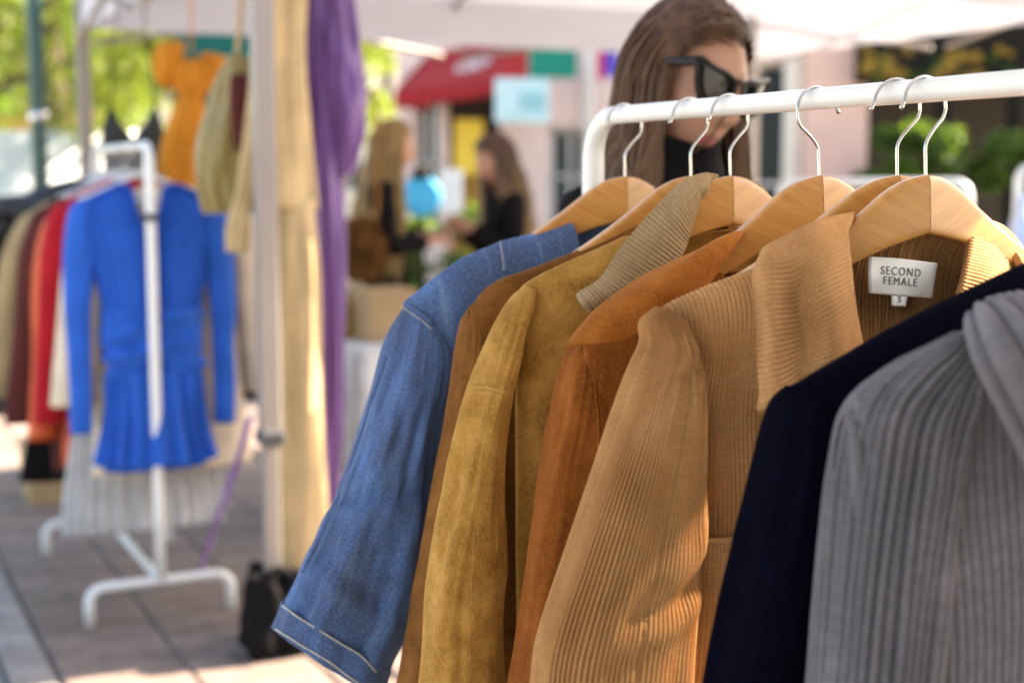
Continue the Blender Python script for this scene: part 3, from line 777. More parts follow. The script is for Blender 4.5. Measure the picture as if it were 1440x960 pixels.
welt(cf, [(958, 462), (972, 490), (981, 530), (984, 580), (983, 640)], M['cord'], g, 0.0030)
# placket with buttons along the open front edge
zz = np.linspace(1.235, 0.70, 60); ss = np.interp(zz, [0.70, 1.0, 1.235], [-0.150, -0.142, -0.130])
pv = np.stack([F.w(ss + a, np.full(60, -ARC * .15 + .002 + b), zz) for a, b in ((-.030, .0), (-.028, .004), (-.014, .006), (0, .005), (.004, 0))], 1)
grid('placket', pv, M['cord'], g, thick=0.003)
for k in range(5):
    z0 = 1.19 - k * 0.105; s0 = np.interp(z0, [0.70, 1.0, 1.235], [-0.150, -0.142, -0.130]) - .013
    c = F.w(s0, -ARC * .15 + .0095, z0); a = np.linspace(0, 2 * np.pi, 16, endpoint=False)
    ring = lambda r, o: c + np.outer(np.cos(a) * r, [F.u[0], F.u[1], 0]) + np.outer(np.sin(a) * r, [0, 0, 1]) + np.array([F.n[0], F.n[1], 0]) * o
    grid('button', np.array([ring(.0075, -.001), ring(.0085, .001), ring(.0080, .0028), ring(.006, .0024), ring(.0015, .0016)]), M['button'], g, closed=True, cap=True)
# woven neck label, lettering and size tab
lo = -0.012
lb = [[(1222, 361, lo), (1270, 364, lo + .003), (1318, 370, lo)], [(1221, 388, lo + .004), (1268, 391, lo + .005), (1314, 395, lo + .002)], [(1222, 412, lo + .002), (1266, 416, lo + .004), (1311, 419, lo)]]
lab = patch('label', F, lb, M['label'], g, 16, 20, thick=0.0012)
tb = [[(1254, 412, lo + .003), (1276, 414, lo + .003)], [(1254, 430, lo + .006), (1273, 431, lo + .006)]]
tab = patch('size_tab', F, tb, M['label'], g, 6, 6, thick=0.0012)
def text_mesh(body, spacing=1.0):
    cu_ = bpy.data.curves.new('t', 'FONT'); cu_.body = body; cu_.size = 1.0; cu_.align_x = 'CENTER'; cu_.align_y = 'CENTER'; cu_.extrude = 0.02; cu_.space_character = spacing; cu_.resolution_u = 3
    ob = bpy.data.objects.new('t', cu_); COL.objects.link(ob)
    dg = bpy.context.evaluated_depsgraph_get(); me = ob.evaluated_get(dg).to_mesh()
    V = np.array([v.co[:] for v in me.vertices]); Fc = [tuple(p.vertices) for p in me.polygons]
    ob.evaluated_get(dg).to_mesh_clear(); bpy.data.objects.remove(ob); bpy.data.curves.remove(cu_)
    return V, Fc
def letter(G, body, cu_, cv, size, mat, parent, spacing=1.0, lift=0.0012):
    """flat lettering laid on a built flap at (cu, cv) in its own 0..1 coordinates"""
    V, Fc = text_mesh(body, spacing); g_ = G['V']; n_ = G['N']
    wu = np.linalg.norm(g_[:, -1] - g_[:, 0], axis=1).mean(); wv = np.linalg.norm(g_[-1] - g_[0], axis=1).mean()
    u = cu_ + V[:, 0] * size / wu; v = cv - V[:, 1] * size / wv
    r, c = g_.shape[:2]; x = np.clip(u * (c - 1), 0, c - 1.001); y = np.clip(v * (r - 1), 0, r - 1.001); i = y.astype(int); j = x.astype(int); fx = (x - j)[:, None]; fy = (y - i)[:, None]
    bl = lambda A: (A[i, j] * (1 - fx) + A[i, j + 1] * fx) * (1 - fy) + (A[i + 1, j] * (1 - fx) + A[i + 1, j + 1] * fx) * fy
    raw('lettering', bl(g_) + bl(n_) * (lift + V[:, 2:3] * 0.01), Fc, mat, parent, smooth=False)
letter(lab, 'SECOND', .47, .34, .0108, M['ink'], lab['o'], 1.25)
letter(lab, 'FEMALE', .47, .60, .0108, M['ink'], lab['o'], 1.25)
letter(tab, 'S', .5, .5, .009, M['ink'], tab['o'])

# ------------------------------------------------------------------ navy wool coat
F = F7
g = thing('wool_coat', 'dark navy wool coat between the corduroy jacket and the grey knit', 'coat', (*F.P, 0.7), 'jackets on the near rack')
rd = ridge(F, [(1470, 358), (1440, 372), (1370, 405), (1300, 438), (1240, 470), (1190, 500), (1150, 522), (1112, 546)])
fo = [(0.005, 16, 2.5)]
nf = panel('front_panel', F, rd, -rd[-1, 0], -0.03, 0.62, 'front', M['navy'], g, T=0.030, D=.05, taper=0.08, folds=fo, nr=60, nc=70, seed=91)
panel('front_panel', F, rd, 0.03, rd[-1, 0], 0.62, 'front', M['navy'], g, T=0.030, taper=0.08, folds=fo, seed=94)
panel('back_panel', F, rd, -rd[-1, 0], rd[-1, 0], 0.62, 'back', M['navy'], g, T=0.034, taper=0.08, folds=fo, seed=95)
o7 = -0.04
nr_ = [((1112, 542), (1150, 555), o7, .014), ((1102, 562), (1172, 578), o7, .028), ((1096, 590), (1190, 605), o7, .036), ((1080, 660), (1200, 672), o7, .042), ((1060, 745), (1205, 750), o7, .045),
       ((1036, 850), (1200, 855), o7, .046), ((1010, 960), (1192, 962), o7, .046), ((990, 1060), (1180, 1060), o7, .046)]
nsl = sleeve('sleeve', F, nr_, M['navy'], g, 80, 80, folds=[(0.006, 2.0, 4), (0.002, 6, 10)], thick=0.003, seed=96)
sleeve('sleeve', F, nr_, M['navy'], g, 50, 50, folds=[(0.006, 2.0, 4)], thick=0.003, mirror=True, seed=97)
welt(nsl, [(1100, 566), (1130, 568), (1168, 580)], M['navy'], g, 0.0035)

# ------------------------------------------------------------------ grey ribbed knit cardigan
F = F8
KN = (0.0086, 0.0068)
g = thing('knit_cardigan', 'chunky light grey rib knit cardigan nearest the camera on the right', 'cardigan', (*F.P, 0.7), 'jackets on the near rack')
rd = ridge(F, [(1440, 430), (1400, 446), (1365, 466), (1320, 492), (1280, 516), (1240, 542), (1205, 568), (1190, 588)], neck=(0.06, 1.345))
fo = [(0.004, 14, 2.5)]
gf = panel('front_panel', F, rd, -rd[-1, 0], -0.045, 0.66, 'front', M['grey_knit'], g, T=0.030, D=.05, taper=0.10, folds=fo, nr=90, nc=330, rib=KN, seed=101)
panel('front_panel', F, rd, 0.045, rd[-1, 0], 0.66, 'front', M['grey_knit'], g, T=0.030, taper=0.10, folds=fo, nr=50, nc=220, rib=KN, seed=104)
panel('back_panel', F, rd, -rd[-1, 0], rd[-1, 0], 0.66, 'back', M['grey_knit'], g, T=0.034, taper=0.10, folds=fo, nr=50, nc=320, rib=KN, seed=105)
o8 = -0.034
# the raglan sleeve starts high on the shoulder, its ribs running over it
gr = [((1352, 470), (1372, 520), o8 + .034, .014), ((1316, 492), (1352, 545), o8 + .026, .024), ((1274, 518), (1338, 576), o8 + .016, .034), ((1234, 552), (1326, 610), o8 + .008, .042), ((1213, 590), (1316, 646), o8 + .004, .047), ((1202, 645), (1308, 690), o8, .049),
      ((1190, 720), (1298, 750), o8, .050), ((1178, 820), (1288, 835), o8, .050), ((1169, 920), (1278, 928), o8, .050), ((1162, 1000), (1270, 1005), o8, .050), ((1154, 1080), (1262, 1082), o8, .050)]
gsl = sleeve('sleeve', F, gr, M['grey_knit'], g, 140, 560, rib=KN, folds=[(0.006, 2.0, 4), (0.003, 4, 9)], thick=0.003, seed=106)
sleeve('sleeve', F, gr, M['grey_knit'], g, 60, 300, rib=KN, folds=[(0.006, 2.0, 4)], thick=0.003, mirror=True, seed=107)
gc = [[(1368, 452, -.03), (1366, 470, .012), (1374, 500, .036), (1392, 545, .046), (1412, 590, .048), (1440, 655, .048), (1480, 760, .045)],
      [(1378, 438, -.034), (1386, 452, .020), (1402, 485, .052), (1424, 530, .062), (1448, 580, .064), (1478, 645, .062), (1510, 750, .056)],
      [(1402, 428, -.034), (1418, 440, .022), (1440, 470, .056), (1464, 515, .066), (1490, 565, .068), (1515, 630, .064), (1540, 735, .058)],
      [(1440, 420, -.034), (1456, 430, .016), (1482, 458, .048), (1508, 500, .058), (1530, 550, .058), (1552, 615, .056), (1575, 720, .05)]]
patch('shawl_collar', F, [list(c) for c in zip(*gc)], M['grey_knit'], g, 60, 220, rib=(0.0130, 0.0130), thick=0.006, ribdir='u', crown=0.012)
# ------------------------------------------------------------------ materials of the surroundings
def mat_ground():
    m, nt, b = new_mat('street_concrete')
    v = coords(nt)
    f = noise(nt, v, 0.8, 8, 0.65)
    nt.links.new(ramp(nt, f, [(0.3, (0.30, 0.29, 0.275)), (0.7, (0.42, 0.41, 0.39))]), b.inputs['Base Color'])
    b.inputs['Roughness'].default_value = 0.9; bump(nt, b, noise(nt, v, 60, 4), 0.3, 0.004)
    return m
def mat_slab(name, base, k):
    m, nt, b = new_mat(name)
    oi = N(nt, 'ShaderNodeObjectInfo'); v = coords(nt)
    c0 = ramp(nt, oi.outputs['Random'], [(0.0, tuple(x * .8 for x in base)), (0.5, base), (1.0, tuple(x * k for x in base))])
    f = noise(nt, v, 9, 6, 0.65)
    c = mixc(nt, ramp(nt, f, [(0.38, (.85, .85, .85)), (0.62, (0, 0, 0))]), c0, tuple(x * .5 for x in base))
    nt.links.new(c, b.inputs['Base Color']); b.inputs['Roughness'].default_value = 0.75
    bump(nt, b, noise(nt, v, 90, 5), 0.4, 0.003)
    return m
def mat_leaf(name, lo, hi):
    m, nt, b = new_mat(name)
    f = noise(nt, coords(nt), 1.3, 4, 0.6)
    c = ramp(nt, f, [(0.3, lo), (0.7, hi)])
    nt.links.new(c, b.inputs['Base Color']); b.inputs['Roughness'].default_value = 0.55
    tr = N(nt, 'ShaderNodeBsdfTranslucent'); nt.links.new(mixc(nt, 0.5, c, (0.30, 0.42, 0.03)), tr.inputs[0])
    ms = N(nt, 'ShaderNodeMixShader'); ms.inputs[0].default_value = 0.45
    nt.links.new(b.outputs[0], ms.inputs[1]); nt.links.new(tr.outputs[0], ms.inputs[2]); nt.links.new(ms.outputs[0], nt.nodes['Material Output'].inputs[0])
    return m
M['ground'] = mat_ground()
M['slab'] = mat_slab('paving_slab', (0.25, 0.18, 0.148), 1.25)
M['kerb'] = mat_slab('kerb_granite', (0.34, 0.30, 0.275), 1.2)
M['joint'] = plain('sand_joint', (0.16, 0.135, 0.115), 0.95)
M['grate'] = plain('grate_iron', (0.30, 0.31, 0.32), 0.5, 0.6)
M['canopy'] = plain('canopy_cloth', (0.56, 0.56, 0.62), 0.7, var=0.04, scale=3, trans=0.12)
M['alu'] = plain('tent_aluminium', (0.25, 0.21, 0.185), 0.5, 0.1, 0.06, 5)
M['dark_plastic'] = plain('dark_plastic', (0.05, 0.05, 0.055), 0.5)
M['black_cloth'] = plain('black_cloth', (0.010, 0.009, 0.010), 0.9, var=0.3, scale=20, spec=.05)
M['green_paint'] = plain('lamp_post_green', (0.012, 0.055, 0.045), 0.35, 0.0, 0.15, 6)
M['leaf_a'] = mat_leaf('lime_leaves', (0.14, 0.17, 0.014), (0.26, 0.29, 0.028))
M['leaf_b'] = mat_leaf('fresh_leaves', (0.05, 0.11, 0.012), (0.11, 0.18, 0.02))
M['leaf_c'] = mat_leaf('hedge_leaves', (0.028, 0.075, 0.012), (0.06, 0.13, 0.02))
M['bark'] = plain('bark', (0.09, 0.065, 0.045), 0.95, var=0.35, scale=14, bumps=.8, bscale=30)
def cloth(name, c, rough=0.85, sheen=0.05, var=0.15, scale=9, spec=0.2, trans=0.0):
    return plain(name, c, rough, 0, var, scale, sheen, 0.15, 300, trans, spec)
M['blue'] = cloth('cobalt_jersey', (0.010, 0.095, 0.47), 0.7, 0.1, spec=.2)
M['cream'] = cloth('cream_wool', (0.62, 0.51, 0.38))
M['silver'] = cloth('silver_pleats', (0.42, 0.42, 0.43), 0.5)
M['red'] = cloth('crimson_cloth', (0.38, 0.012, 0.02))
M['sequin'] = plain('orange_sequins', (0.55, 0.085, 0.02), 0.35, 0.3, 0.5, 180, bumps=.8, bscale=260)
M['maroon'] = cloth('maroon_cloth', (0.09, 0.022, 0.02))
M['tan'] = cloth('tan_cloth', (0.34, 0.24, 0.125))
M['puffer'] = plain('black_quilt', (0.012, 0.011, 0.012), 0.45, sheen=0, var=.2)
M['white_cloth'] = cloth('white_cloth', (0.72, 0.71, 0.70), trans=.15)
M['beige'] = cloth('beige_linen', (0.52, 0.375, 0.20), trans=.1)
M['purple'] = cloth('purple_satin', (0.105, 0.03, 0.17), 0.42, 0.2, spec=.5)
M['lilac'] = cloth('lilac_ribbon', (0.30, 0.17, 0.52), 0.5)
M['orange'] = cloth('orange_cotton', (0.68, 0.26, 0.03), trans=.25)
M['olive'] = cloth('olive_satin', (0.26, 0.195, 0.065), 0.4, spec=.5)
M['charcoal'] = cloth('charcoal_green_cloth', (0.05, 0.055, 0.05), trans=.2)
M['darkgreen'] = cloth('dark_green_tarp', (0.01, 0.10, 0.085))
M['pale_blue_cloth'] = cloth('pale_blue_shirt', (0.40, 0.50, 0.72))
M['card'] = plain('cardboard', (0.42, 0.29, 0.16), 0.9)
M['clear'] = plain('hanger_plastic', (0.62, 0.62, 0.63), 0.2, var=.03)
M['wall_pink'] = plain('pink_render', (0.74, 0.58, 0.51), 0.9, var=.1, scale=1.2, bumps=.2, bscale=40)
M['wall_cream'] = plain('cream_render', (0.76, 0.68, 0.58), 0.9, var=.08, scale=1.2, bumps=.2, bscale=40)
M['wall_yellow'] = plain('yellow_render', (0.66, 0.46, 0.13), 0.9, var=.08, scale=1.0)
M['dark_opening'] = plain('dark_interior', (0.05, 0.04, 0.032), 0.8)
M['brick'] = plain('weathered_brick', (0.20, 0.12, 0.09), 0.9, var=.25, scale=4)
M['pillar'] = plain('salmon_render', (0.72, 0.47, 0.385), 0.9, var=.1, scale=1.2, bumps=.2, bscale=40)
M['glass'] = plain('window_glass', (0.04, 0.05, 0.05), 0.12, var=.1, spec=.4)
M['frame_white'] = plain('white_paint', (0.72, 0.71, 0.69), 0.5)
M['frame_dark'] = plain('dark_paint', (0.014, 0.012, 0.010), 0.85)
M['awning'] = cloth('red_awning_cloth', (0.40, 0.035, 0.04), trans=.2)
M['teal'] = cloth('teal_banner', (0.02, 0.27, 0.19), trans=.2)
M['sign_blue'] = plain('pale_blue_sign', (0.45, 0.64, 0.66), 0.5)
M['sign_blue2'] = plain('mid_blue_print', (0.24, 0.47, 0.52), 0.5)
M['poster_yellow'] = plain('yellow_poster', (0.80, 0.55, 0.05), 0.6)
M['ochre'] = plain('ochre_panel', (0.40, 0.24, 0.04), 0.7)
M['gold'] = plain('gold_trim', (0.42, 0.27, 0.05), 0.35, .6, .4, 30)
M['magenta'] = cloth('magenta_cloth', (0.55, 0.02, 0.14))
M['royal'] = cloth('royal_cloth', (0.07, 0.06, 0.45))
M['sky_blue'] = plain('bright_blue_paper', (0.03, 0.36, 0.62), 0.6)
M['car_paint'] = plain('dark_car_paint', (0.06, 0.055, 0.05), 0.25, .3)
M['van_paint'] = plain('white_van_paint', (0.78, 0.78, 0.78), 0.3)
M['rubber'] = plain('tyre_rubber', (0.02, 0.02, 0.02), 0.85)

# ------------------------------------------------------------------ ground, pavement, kerb, drain
def structure(o): o['kind'] = 'structure'; return o
gr_ = 600.0
structure(raw('ground', [(-gr_, -gr_, -.035), (gr_, -gr_, -.035), (gr_, gr_, -.035), (-gr_, gr_, -.035)], [(0, 1, 2, 3)], M['ground'], smooth=False))
AL, AC = RDIR, UDIR
rz = math.atan2(AC[1], AC[0])
def sw(a, w, z=0.0): return np.array([AL[0] * a + AC[0] * w, AL[1] * a + AC[1] * w, z])
def strip(name, a0, a1, w0, w1, z, mat):
    return structure(raw(name, [sw(a0, w0, z), sw(a1, w0, z), sw(a1, w1, z), sw(a0, w1, z)], [(0, 3, 2, 1)], mat, smooth=False))
pav = strip('pavement', -26, 4, 0.56, 9.0, -.012, M['joint'])
def unit_box(name, sx, sy, sz, bev):
    mb = MB(); mb.box((0, 0, -sz / 2), (sx, sy, sz), 0, bev); o = mb.build(name, None); me = o.data; bpy.data.objects.remove(o); return me
me_slab = unit_box('slab', 0.345, 0.345, .04, .006); me_slab.materials.append(M['slab'])
me_kerb = unit_box('kerb', 0.125, 0.33, .05, .008); me_kerb.materials.append(M['kerb'])
rs_ = random.Random(3)
def lay(name, me, parent, a, w, z):
    o = bpy.data.objects.new(name, me); COL.objects.link(o); o.parent = parent
    p = sw(a, w, z); o.location = p; o.rotation_euler = (rs_.uniform(-.004, .004), rs_.uniform(-.004, .004), rz + rs_.uniform(-.004, .004))
for i in range(8):
    for j in range(20):
        lay('paving_slab', me_slab, pav, -10.0 + j * .351 + (.175 if i % 2 else 0), .74 + i * .351, rs_.uniform(-.002, .003))
krb = strip('kerb', -26, 4, 0.422, 0.558, -.010, M['joint'])
for j in range(26):
    lay('kerb_stone', me_kerb, krb, -11.0 + j * .337, .49, rs_.uniform(-.002, .004))
drn = strip('drain_channel', -26, 4, 0.16, 0.418, -.030, M['frame_dark'])
mb = MB()
for j in range(300):
    a = -10.5 + j * .03
    mb.box(sw(a, .287, -.010), (.235, .014, .012), rz)
for w in (.168, .228, .287, .346, .406): mb.box(sw(-6.0, w, -.006), (.012, 9.0, .012), rz)
mb.build('grating', M['grate'], drn)
strip('road', -40, 10, -30, 0.155, -.030, M['ground'])

# ------------------------------------------------------------------ market tents
def tent(label, A, la, lc, eave=2.38, low=2.14, peak=3.25, legs=(1, 1, 1, 1)):
    """A: near-left leg; the far-left leg lies la metres up the street, the right ones lc across"""
    A = np.array(A); p = [A, A - AL * la, A - AL * la + AC * lc, A + AC * lc]
    c = sum(p) / 4
    t = thing('market_tent', label, 'tent', (c[0], c[1], 0), 'white market tents')
    top = np.array([c[0], c[1], peak])
    for k in range(4):
        a, b = p[k], p[(k + 1) % 4]
        n = 14; V = np.zeros((9, n, 3))
        for j, x in enumerate(np.linspace(0, 1, n)):
            q = np.array([*(a * (1 - x) + b * x), eave])
            for i, y in enumerate(np.linspace(0, 1, 9)):
                V[i, j] = q * (1 - y) + top * y; V[i, j, 2] -= .10 * math.sin(math.pi * y) * (1 - .3 * math.sin(math.pi * x))
        grid('roof_panel', V, M['canopy'], t)
        W = np.zeros((4, 40, 3))
        nn = np.array([(b - a)[1], -(b - a)[0]]); nn /= np.linalg.norm(nn)
        for j, x in enumerate(np.linspace(0.002, .998, 40)):
            for i, y in enumerate(np.linspace(0, 1, 4)):
                q = a * (1 - x) + b * x + nn * .012 * y * math.sin(j * 1.1)
                W[i, j] = (*q, eave - .002 - (eave - low) * y)
        grid('valance', W, M['canopy'], t)
        m = (a + b) / 2
        for e, f in ((a, m), (m, b)):
            for z0, z1 in ((eave - .03, eave - .30), (eave - .30, eave - .03)):
                q = np.array([[*(e * .97 + f * .03), z0], [*((e + f) / 2), (z0 + z1) / 2], [*(e * .03 + f * .97), z1]])
                q[:, :2] -= (nn * (.03 if z0 > z1 else .06))
                pipe('truss_bar', q, 0.014, M['alu'], t, 8)
        q = np.array([[*m, eave - .05], [*((m + c) / 2), (eave + peak) / 2 - .10], [*c, peak - .12]]); pipe('roof_bar', q, .014, M['alu'], t, 8)
        if legs[k]:
            x, y = a
            lower = MB(); lower.box((x, y, .36), (.044, .044, .70), rz, .006); lower.build('leg', M['alu'], t)
            up = MB(); up.box((x, y, (.66 + eave) / 2), (.060, .060, eave - .66), rz, .008); up.build('leg_sleeve', M['alu'], t)
            rg = MB(); rg.box((x, y, .655), (.076, .076, .05), rz, .01); rg.build('leg_catch', M['dark_plastic'], t)
            ft = MB(); ft.box((x, y, .008), (.13, .13, .010), rz, .003); ft.build('foot_plate', M['alu'], t)
    pipe('mast', [(*c, eave + .12), (*c, (eave + peak) / 2), (*c, peak - .01)], .02, M['alu'], t, 10)
    return t
LA = np.array([-0.725, 4.20])
tent('white market tent behind the woman, seen from below at the top', LA, 3.05, 3.9, legs=(1, 1, 1, 1))
nt_ = tent('unseen white market tent added to shade the near rack', AL * 1.35 + AC * -.9, 3.27, 2.95, legs=(1, 1, 1, 1))  # tent out of view, added and placed for the shade it casts

# its rear wall behind the camera, added unseen to cut frontal fill light
wv_ = []
for y in np.linspace(0, 1, 6):
    wv_.append([sw(1.33 + .012 * math.sin(k * .9) * y, -.86 + 2.87 * k / 59, 2.36 - 2.30 * y) for k in range(60)])
grid('fill_blocking_wall', np.array(wv_), M['darkgreen'], nt_, thick=.003)

# gathered curtain on its right edge, added unseen to keep sun off far jackets
cv_ = []
for y in np.linspace(0, 1, 8):
    cv_.append([sw(-1.88 + .62 * k / 79, 2.03 + .022 * math.sin(k * .62) * (.3 + y), 2.36 - 1.9 * y) for k in range(80)])
grid('sun_blocking_curtain', np.array(cv_), M['darkgreen'], nt_, thick=.003)

# ------------------------------------------------------------------ loose garments, built in their own hanging plane
def loft(name, F, rings, mat, parent, nr=50, nc=64, folds=(), pleat=None, thick=0.002, seed=0, power=0.85, ruche=None, s_off=0.0, bands=None):
    """rings: (centre s, z, half width, o, half thickness) from top to hem"""
    A = spline(np.array(rings, float), nr)
    th = np.linspace(0, 2 * np.pi, nc, endpoint=False) + 2.2
    c, s = np.cos(th), np.sin(th); ca = np.sign(c) * np.abs(c) ** power; sb = np.sign(s) * np.abs(s) ** power
    V = F.w(A[:, 0:1] + A[:, 2:3] * ca + s_off, A[:, 3:4] + A[:, 4:5] * sb, A[:, 1:2] + 0 * ca)
    Nn = gnormals(V, True); Nn = outward(V, Nn, V.mean(1, keepdims=True))
    d = np.zeros(V.shape[:2]); z = A[:, 1:2]
    for k, (amp, ku, kv) in enumerate(folds):
        q = np.stack([np.cos(th)[None, :] * ku + 0 * z, np.sin(th)[None, :] * ku + 0 * z, z * kv + 0 * th[None, :]], -1)
        d += amp * vnoise(q, 1.0, seed + k) * sstep(0.0, .15, np.linspace(0, 1, nr))[:, None]
    if pleat:
        cnt, amp, a0, a1 = pleat
        d += amp * np.sin(th * cnt)[None, :] * (a0 + (a1 - a0) * np.linspace(0, 1, nr))[:, None]
    if bands:
        pitch, amp = bands; d += amp * np.abs(np.sin(np.pi * z / pitch)) ** .6
    V = V + Nn * d[..., None]
    return {'V': V, 'N': Nn, 'o': grid(name, V, mat, parent, closed=True, thick=thick)}
def body_rings(zt, hem, w, T, neck=.075, drop=.075, waist=1.0, hemw=1.0, o=0.0):
    r = [(0, zt, neck, o, T * .35), (0, zt - drop * .45, neck + (w - neck) * .5, o, T * .6), (0, zt - drop, w * .97, o, T * .85), (0, zt - drop - .07, w, o, T)]
    m = zt - drop - .07
    r += [(0, m * .6 + hem * .4, w * waist, o, T), (0, m * .25 + hem * .75, w * (waist + hemw) / 2, o, T * 1.05), (0, hem, w * hemw, o, T * 1.1)]
    return r
def arm_rings(sg, w, zt, drop, end, out, r0=.065, r1=.05, o=0.0, fwd=0.0):
    z0 = zt - drop - .005; L = z0 - end
    return [(sg * (w - .02), z0 + .012, .012, o, .012), (sg * (w - .005), z0 - .03, r0 * .75, o, r0 * .7), (sg * (w + out * .25), z0 - L * .25, r0, o + fwd * .3, r0 * .8),
            (sg * (w + out * .6), z0 - L * .6, (r0 + r1) / 2, o + fwd * .7, r0 * .7), (sg * (w + out), end, r1, o + fwd, r1 * .8)]
def garment(name, label, cat, F, mat, zt, hem, w, T=.04, sleeves=None, folds=((.006, 3, 4), (.003, 7, 8)), group=None, seed=0, waist=1.0, hemw=1.0, pleat=None, drop=.075, neck=.075, bands=None, sl_mat=None):
    t = thing(name, label, cat, (F.P[0], F.P[1], hem), group)
    loft('body', F, body_rings(zt, hem, w, T, neck, drop, waist, hemw), mat, t, 60, 96, folds, pleat, seed=seed, bands=bands)
    if sleeves:
        end, out, r0, r1 = sleeves
        for sg in (-1, 1):
            loft('sleeve', F, arm_rings(sg, w, zt, drop, end, out, r0, r1), sl_mat or mat, t, 40, 40, [(.004, 2, 6)], seed=seed + sg, bands=bands)
    return t
def plastic_hanger(F, label, rail_z, half=.2):
    t = thing('plastic_hanger', label, 'hanger', (F.P[0], F.P[1], rail_z - .08), 'plastic hangers on the second rack')
    zt = rail_z - .085
    a = [(-half, zt - .085), (-half * .5, zt - .045), (-.03, zt - .008), (0, zt), (.03, zt - .008), (half * .5, zt - .045), (half, zt - .085)]
    P = spline(np.array(a), 30); grid('shoulder_bar', tube_pts(F.w(P[:, 0], 0 * P[:, 0], P[:, 1]), .0055, 8), M['clear'], t, closed=True, cap=True)
    P = np.array([(-half, zt - .085), (0, zt - .092), (half, zt - .085)]); grid('lower_bar', tube_pts(F.w(P[:, 0], 0 * P[:, 0], P[:, 1]), .0045, 8), M['clear'], t, closed=True, cap=True)
    r = .024; pts = [(0, zt - .004), (0, zt + .025), (.014, zt + .043), (.0235, zt + .055)] + [(r * math.cos(x), zt + .072 + r * math.sin(x)) for x in np.linspace(-.3, math.pi * 1.05, 12)]
    P = spline(np.array(pts), 40); grid('hook', tube_pts(F.w(P[:, 0], 0 * P[:, 0], P[:, 1]), .002, 8), M['steel'], t, closed=True, cap=True)

# ------------------------------------------------------------------ second rack with dresses and coats
R2Z = 1.528
P2 = ground(228, 868)[:2]
rk2 = clothes_rack(P2, -RDIR, UDIR, 0.95, R2Z, 'white tube clothes rack on the left behind the blue dress', 0.0125, 0.0165, .46, .125)
pipe('rail_clip', [(*P2, 1.288), (*P2, 1.300), (*P2, 1.312)], 0.023, M['dark_plastic'], rk2, 14)
def fr2(t, ang=0.0): p = P2 - RDIR * t; return Frame(p[0], p[1], ang)
G2 = 'clothes on the second rack'
nar = lambda rows: [(r[0] * .92 + .010, r[1], r[2] * .94, r[3], r[4]) for r in rows]
# cobalt dress: pleated bodice with open V, ruched waist, flared peplum, slim sleeves
F = fr2(.075); zt = 1.395
t = thing('pleated_dress', 'cobalt blue pleated dress with ruched waist hanging at the front of the left rack', 'dress', (*F.P, .47), G2)
for sg in (-1, 1):
    rr_ = [(sg * .085, zt + .010, .016, .0, .008), (sg * .105, zt - .012, .048, 0, .018), (sg * .132, zt - .04, .082, 0, .028), (sg * .138, zt - .075, .094, .002, .034), (sg * .122, zt - .15, .105, .004, .040), (sg * .098, zt - .26, .098, .006, .045), (sg * .086, zt - .34, .089, .006, .045), (sg * .082, zt - .40, .085, .006, .043)]
    loft('bodice', F, nar(rr_), M['blue'], t, 60, 160, pleat=(24, .0048, 1.2, 1), folds=[(.004, 3, 5)], seed=5 + sg)
    rr_ = [(sg * .082, zt - .385, .084, .012, .046), (sg * .080, zt - .42, .094, .012, .054), (sg * .080, zt - .50, .094, .012, .056), (sg * .080, zt - .57, .092, .012, .054), (sg * .080, zt - .60, .084, .012, .046)]
    w = loft('waist_ruching', F, nar(rr_), M['blue'], t, 120, 90, folds=[(.018, 1.2, 48), (.006, 4, 110)], seed=9 + sg)
    loft('sleeve', F, nar([(sg * .205, zt - .035, .014, 0, .012), (sg * .222, zt - .07, .042, 0, .036), (sg * .240, zt - .20, .050, .0, .040), (sg * .250, zt - .36, .044, .0, .036), (sg * .252, zt - .52, .038, .0, .03), (sg * .252, zt - .78, .036, .0, .028)]),
         M['blue'], t, 60, 60, folds=[(.004, 2, 8)], pleat=(9, .0016, 1, 1), seed=13 + sg)
loft('skirt', F, nar([(0, zt - .585, .160, .008, .05), (0, zt - .63, .160, .008, .056), (0, zt - .75, .165, .008, .062), (0, zt - .83, .180, .008, .075), (0, zt - .89, .195, .008, .085)]), M['blue'], t, 50, 200, pleat=(17, .018, .25, 1.0), folds=[(.012, 4, 5)], seed=3)
loft('skirt_lining', F, nar([(0, zt - .62, .15, -.01, .04), (0, zt - .8, .155, -.01, .05), (0, zt - .915, .17, -.01, .06)]), M['blue'], t, 20, 100, pleat=(15, .008, .4, 1.0))
plastic_hanger(F, 'plastic hanger holding the cobalt blue dress', R2Z)
F = fr2(.16, R(4)); F.P = F.P + UDIR * .085
garment('wool_coat', 'long cream coat behind the blue dress on the left rack', 'coat', F, M['cream'], 1.40, .46, .235, .05, (.70, .09, .075, .07), group=G2, seed=31, hemw=1.15)
plastic_hanger(fr2(.16, R(4)), 'plastic hanger holding the cream coat', R2Z)
F = fr2(.235)
t = thing('pleated_skirt', 'silver grey pleated long skirt showing below the blue dress', 'skirt', (*F.P, .25), G2)
loft('skirt', F, [(0, 1.10, .15, 0, .03), (0, 1.03, .16, 0, .035), (0, .7, .21, 0, .045), (0, .45, .245, 0, .055), (0, .25, .265, 0, .06)], M['silver'], t, 50, 240, pleat=(28, .006, .5, 1.0), folds=[(.008, 3, 3)])
loft('waistband', F, [(0, 1.14, .152, 0, .031), (0, 1.10, .155, 0, .034)], M['silver'], t, 4, 40)
for sg in (-1, 1): pipe('strap', [F.w(sg * .12, 0, 1.13), F.w(sg * .08, 0, 1.28), F.w(sg * .03, 0, 1.44)], .003, M['silver'], t, 6)
F = fr2(.31, R(3)); garment('red_dress', 'crimson red dress peeping out left of the blue sleeve', 'dress', F, M['red'], 1.42, .52, .222, .04, (.62, .07, .06, .05), group=G2, seed=41)
plastic_hanger(F, 'plastic hanger holding the crimson dress', R2Z)
